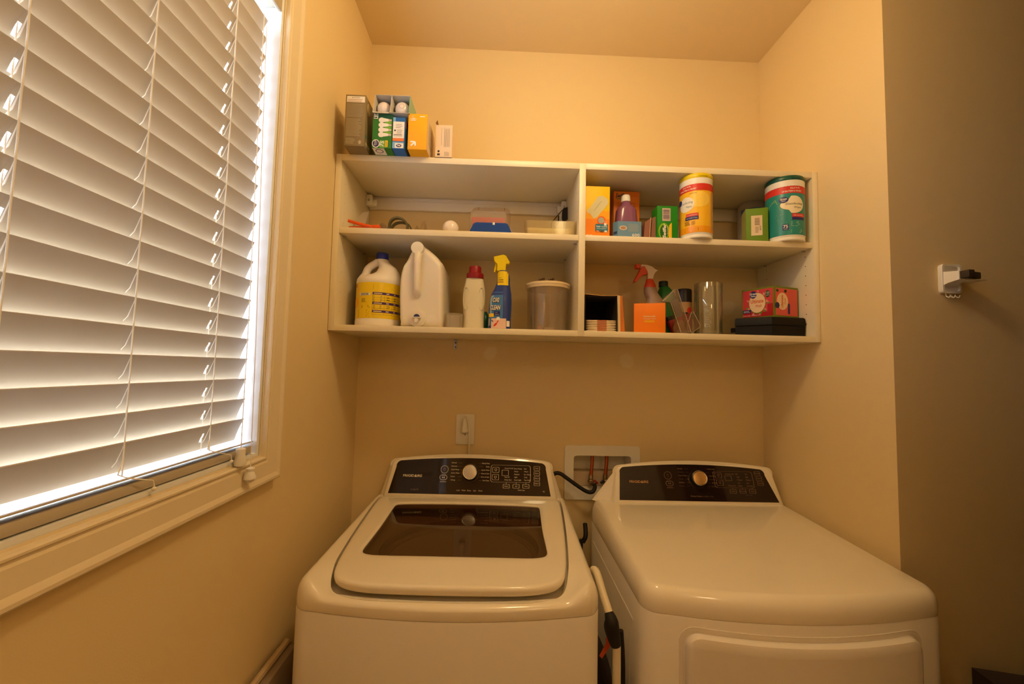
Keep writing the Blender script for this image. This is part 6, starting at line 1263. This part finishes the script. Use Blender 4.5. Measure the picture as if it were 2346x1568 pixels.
# glass cylinder
yv = -.185; x0, x1 = ax(1592, 700, yv), ax(1653, 700, yv); vr = (x1-x0)/2*.97; vx = (x0+x1)/2; zt = az(1622, 651, yv)
mb = MB(GLASS); Hg = zt-BT; mb.lathe([(.001, 0), (vr*.97, 0), (vr, .003), (vr, Hg-.001), (vr*.985, Hg), (vr*.965, Hg-.001), (vr*.955, .010), (.001, .008)], (vx, yv, BT), 56)
gl = tag(mb.build('glass_vase', origin=(vx, yv, BT)), 'tall clear glass cylinder vase on the bottom board', 'vase')
mb = MB(mat('etched_print', (196, 190, 170), rough=.6)); F = cyl((vx, yv, BT), vr+.0003); mb.lines(F, -vr*.75, .030, -vr*.25, Hg*.60, 14, .3, ragged=.4, h=.0002); q = mb.build('printed_sticker', gl, flip=False); q.matrix_parent_inverse = Matrix.Translation(gl.location).inverted()
# black case
yl = -.270; zl = at(1774, 726.5, y=-.262).z-.0006; x1 = 1.5375
pl, pm = at(1684, 741, z=zl), at(1768, 728, z=zl)
yL, xM, yM = -.20, ax(1768, 728, -.275), -.275; xL = ax(1684, 745, yL); xB = ax(1692, 745, -.045)
bk = thing('black_case', 'low black plastic case under the pink scent box', 'case', ((xL+x1)/2, -.15, BT)); BKM = mat('black_case_plastic', (14, 11, 11), rough=.55, spec=.3)
def cr_(i, z): return [(xL+i, yL+i*.3, z), (xM, yM+i, z), (x1-i, yM+.012+i, z), (x1-i, -.045, z), (xB+i, -.045, z)]
mb = MB(BKM); mb.loft([cr_(.005, BT), cr_(.001, BT+.003), cr_(.0, BT+(zl-BT)*.55)]); kid(mb, 'case_base', bk)
mb = MB(BKM); mb.loft([cr_(.002, BT+(zl-BT)*.555), cr_(-.0015, BT+(zl-BT)*.60), cr_(.0, zl-.004), cr_(.003, zl)]); kid(mb, 'case_lid', bk)
mb = MB(BKM); mb.box(xL-.0035, xL+.004, yL+.004, yL+.022, BT+.016, BT+.032, .001); kid(mb, 'latch', bk)
# pink scent box standing corner-on
A_ = at(1700, 690, y=-.165); B_ = at(1774, 690, y=-.262); C_ = at(1828, 690, y=-.232)
a2, b2_, c2_ = Vector((A_.x, A_.y, 0)), Vector((B_.x, B_.y, 0)), Vector((C_.x, C_.y, 0))
zb0 = zl+.010; zA = at(1774, 726, y=-.262).z; zTp = at(1774, 655, y=-.262).z; zb0 = zA; hh = zTp-zA
d2_ = a2+(c2_-b2_)
LIME = SC('lime_box', (110, 130, 20)); PNK = SC('pink_box', (214, 66, 74), .4); PNK2 = SC('pink_box_side', (226, 92, 78), .4)
mb = MB(LIME); mb.loft([[(q.x, q.y, z) for q in (a2, b2_, c2_, d2_)] for z in (zb0, zb0+hh)])
F1 = frame((a2.x, a2.y, zb0), b2_-a2, (0, 0, 1)); L_1 = (b2_-a2).length; F2 = frame((b2_.x, b2_.y, zb0), c2_-b2_, (0, 0, 1)); L_2 = (c2_-b2_).length
mb.m(PNK); mb.rect(F1, L_1*.03, hh*.05, L_1*.965, hh*.95, .0004); mb.m(SC('pink_box_deep', (176, 20, 34), .4)); mb.rect(F1, L_1*.03, hh*.05, L_1*.965, hh*.20, .0006); mb.rect(F1, L_1*.80, hh*.2, L_1*.965, hh*.45, .0006)
mb.m(SC('pink_light', (232, 150, 130), .4))
for k in range(9):
    a_ = k*.7; mb.poly2(F1, [(L_1*(.49+.22*math.cos(a_)), hh*(.50+.34*math.sin(a_))), (L_1*(.49+.36*math.cos(a_)), hh*(.50+.42*math.sin(a_))), (L_1*(.49+.30*math.cos(a_+.22)), hh*(.50+.43*math.sin(a_+.22)))], .0008)
mb.m(SC('leaf_green', (110, 150, 40)))
for (a_, b_) in ((.72, .22), (.83, .47), (.40, .86), (.60, .17), (.16, .36)): mb.ell(F1, L_1*a_, hh*b_, L_1*.045, hh*.03, .0010, 10, rot=.4)
mb.m(LIME); mb.ell(F1, L_1*.49, hh*.50, L_1*.265, hh*.345, .0010, 36); mb.m(SC('cream_disc', (244, 212, 170), .4)); mb.ell(F1, L_1*.49, hh*.51, L_1*.25, hh*.33, .0013, 36)
mb.m(SC('dark_green_badge', (40, 70, 20))); mb.ell(F1, L_1*.81, hh*.77, L_1*.075, hh*.115, .0013); mb.m(W_); mb.text(F1, '105', L_1*.81, hh*.77, h_=hh*.07, h=.0016, align='c'); mb.text(F1, 'SHEETS', L_1*.81, hh*.71, h_=hh*.03, h=.0016, align='c')
mb.m(NAVY); mb.ell(F1, L_1*.37, hh*.79, L_1*.105, hh*.125, .0016); mb.m(W_); mb.text(F1, 'Great', L_1*.37, hh*.79, h_=hh*.07, h=.0019, align='c', bold=.03); mb.text(F1, 'Value', L_1*.37, hh*.72, h_=hh*.05, h=.0019, align='c', bold=.03)
mb.m(SC('print_orange_red', (214, 90, 30))); mb.text(F1, 'Ultimate', L_1*.49, hh*.50, h_=hh*.13, w_=L_1*.40, h=.0017, align='c', bold=.02); mb.text(F1, '+fresh', L_1*.53, hh*.36, h_=hh*.10, w_=L_1*.20, h=.0017, align='c', bold=.01)
mb.m(NAVY); mb.rect(F1, L_1*.03, hh*.19, L_1*.30, hh*.30, .0012); mb.m(W_); mb.lines(F1, L_1*.06, hh*.21, L_1*.27, hh*.28, 2, .35, h=.0015); mb.text(F1, 'DRYER SHEETS', L_1*.05, hh*.085, h_=hh*.035, w_=L_1*.5, h=.001)
mb.m(PNK2); mb.rect(F2, L_2*.05, hh*.06, L_2*.97, hh*.94, .0004); mb.m(SC('pink_ray', (214, 110, 90), .4))
for k in range(9):
    a_ = -1.1+k*.28; mb.poly2(F2, [(L_2*.62, hh*.5), (L_2*.62+.34*L_2*math.cos(a_), hh*.5+.42*hh*math.sin(a_)), (L_2*.62+.34*L_2*math.cos(a_+.06), hh*.5+.42*hh*math.sin(a_+.06))], .0006)
mb.m(SC('cream_disc', (244, 212, 170), .4)); mb.ell(F2, L_2*.33, hh*.52, L_2*.235, hh*.28, .0010, 30); mb.m(SC('print_orange_red', (214, 90, 30))); mb.text(F2, 'Ultimate', L_2*.36, hh*.32, h_=L_2*.10, w_=hh*.40, rot=PI/2, h=.0013, bold=.02); mb.text(F2, '+fresh', L_2*.47, hh*.42, h_=L_2*.08, w_=hh*.2, rot=PI/2, h=.0013)
mb.m(NAVY); mb.ell(F2, L_2*.11, hh*.38, L_2*.09, hh*.10, .0014); mb.rect(F2, L_2*.56, hh*.12, L_2*.64, hh*.46, .0010); mb.m(SC('dark_green_badge', (40, 70, 20))); mb.ell(F2, L_2*.12, hh*.86, L_2*.055, hh*.05, .0012); mb.ell(F2, L_2*.46, hh*.86, L_2*.055, hh*.05, .0012)
one(mb, 'dryer_sheet_box', 'pink and lime-green dryer sheet box standing corner-on atop the black case', 'box', (b2_.x, -.2, zb0), flip=False)
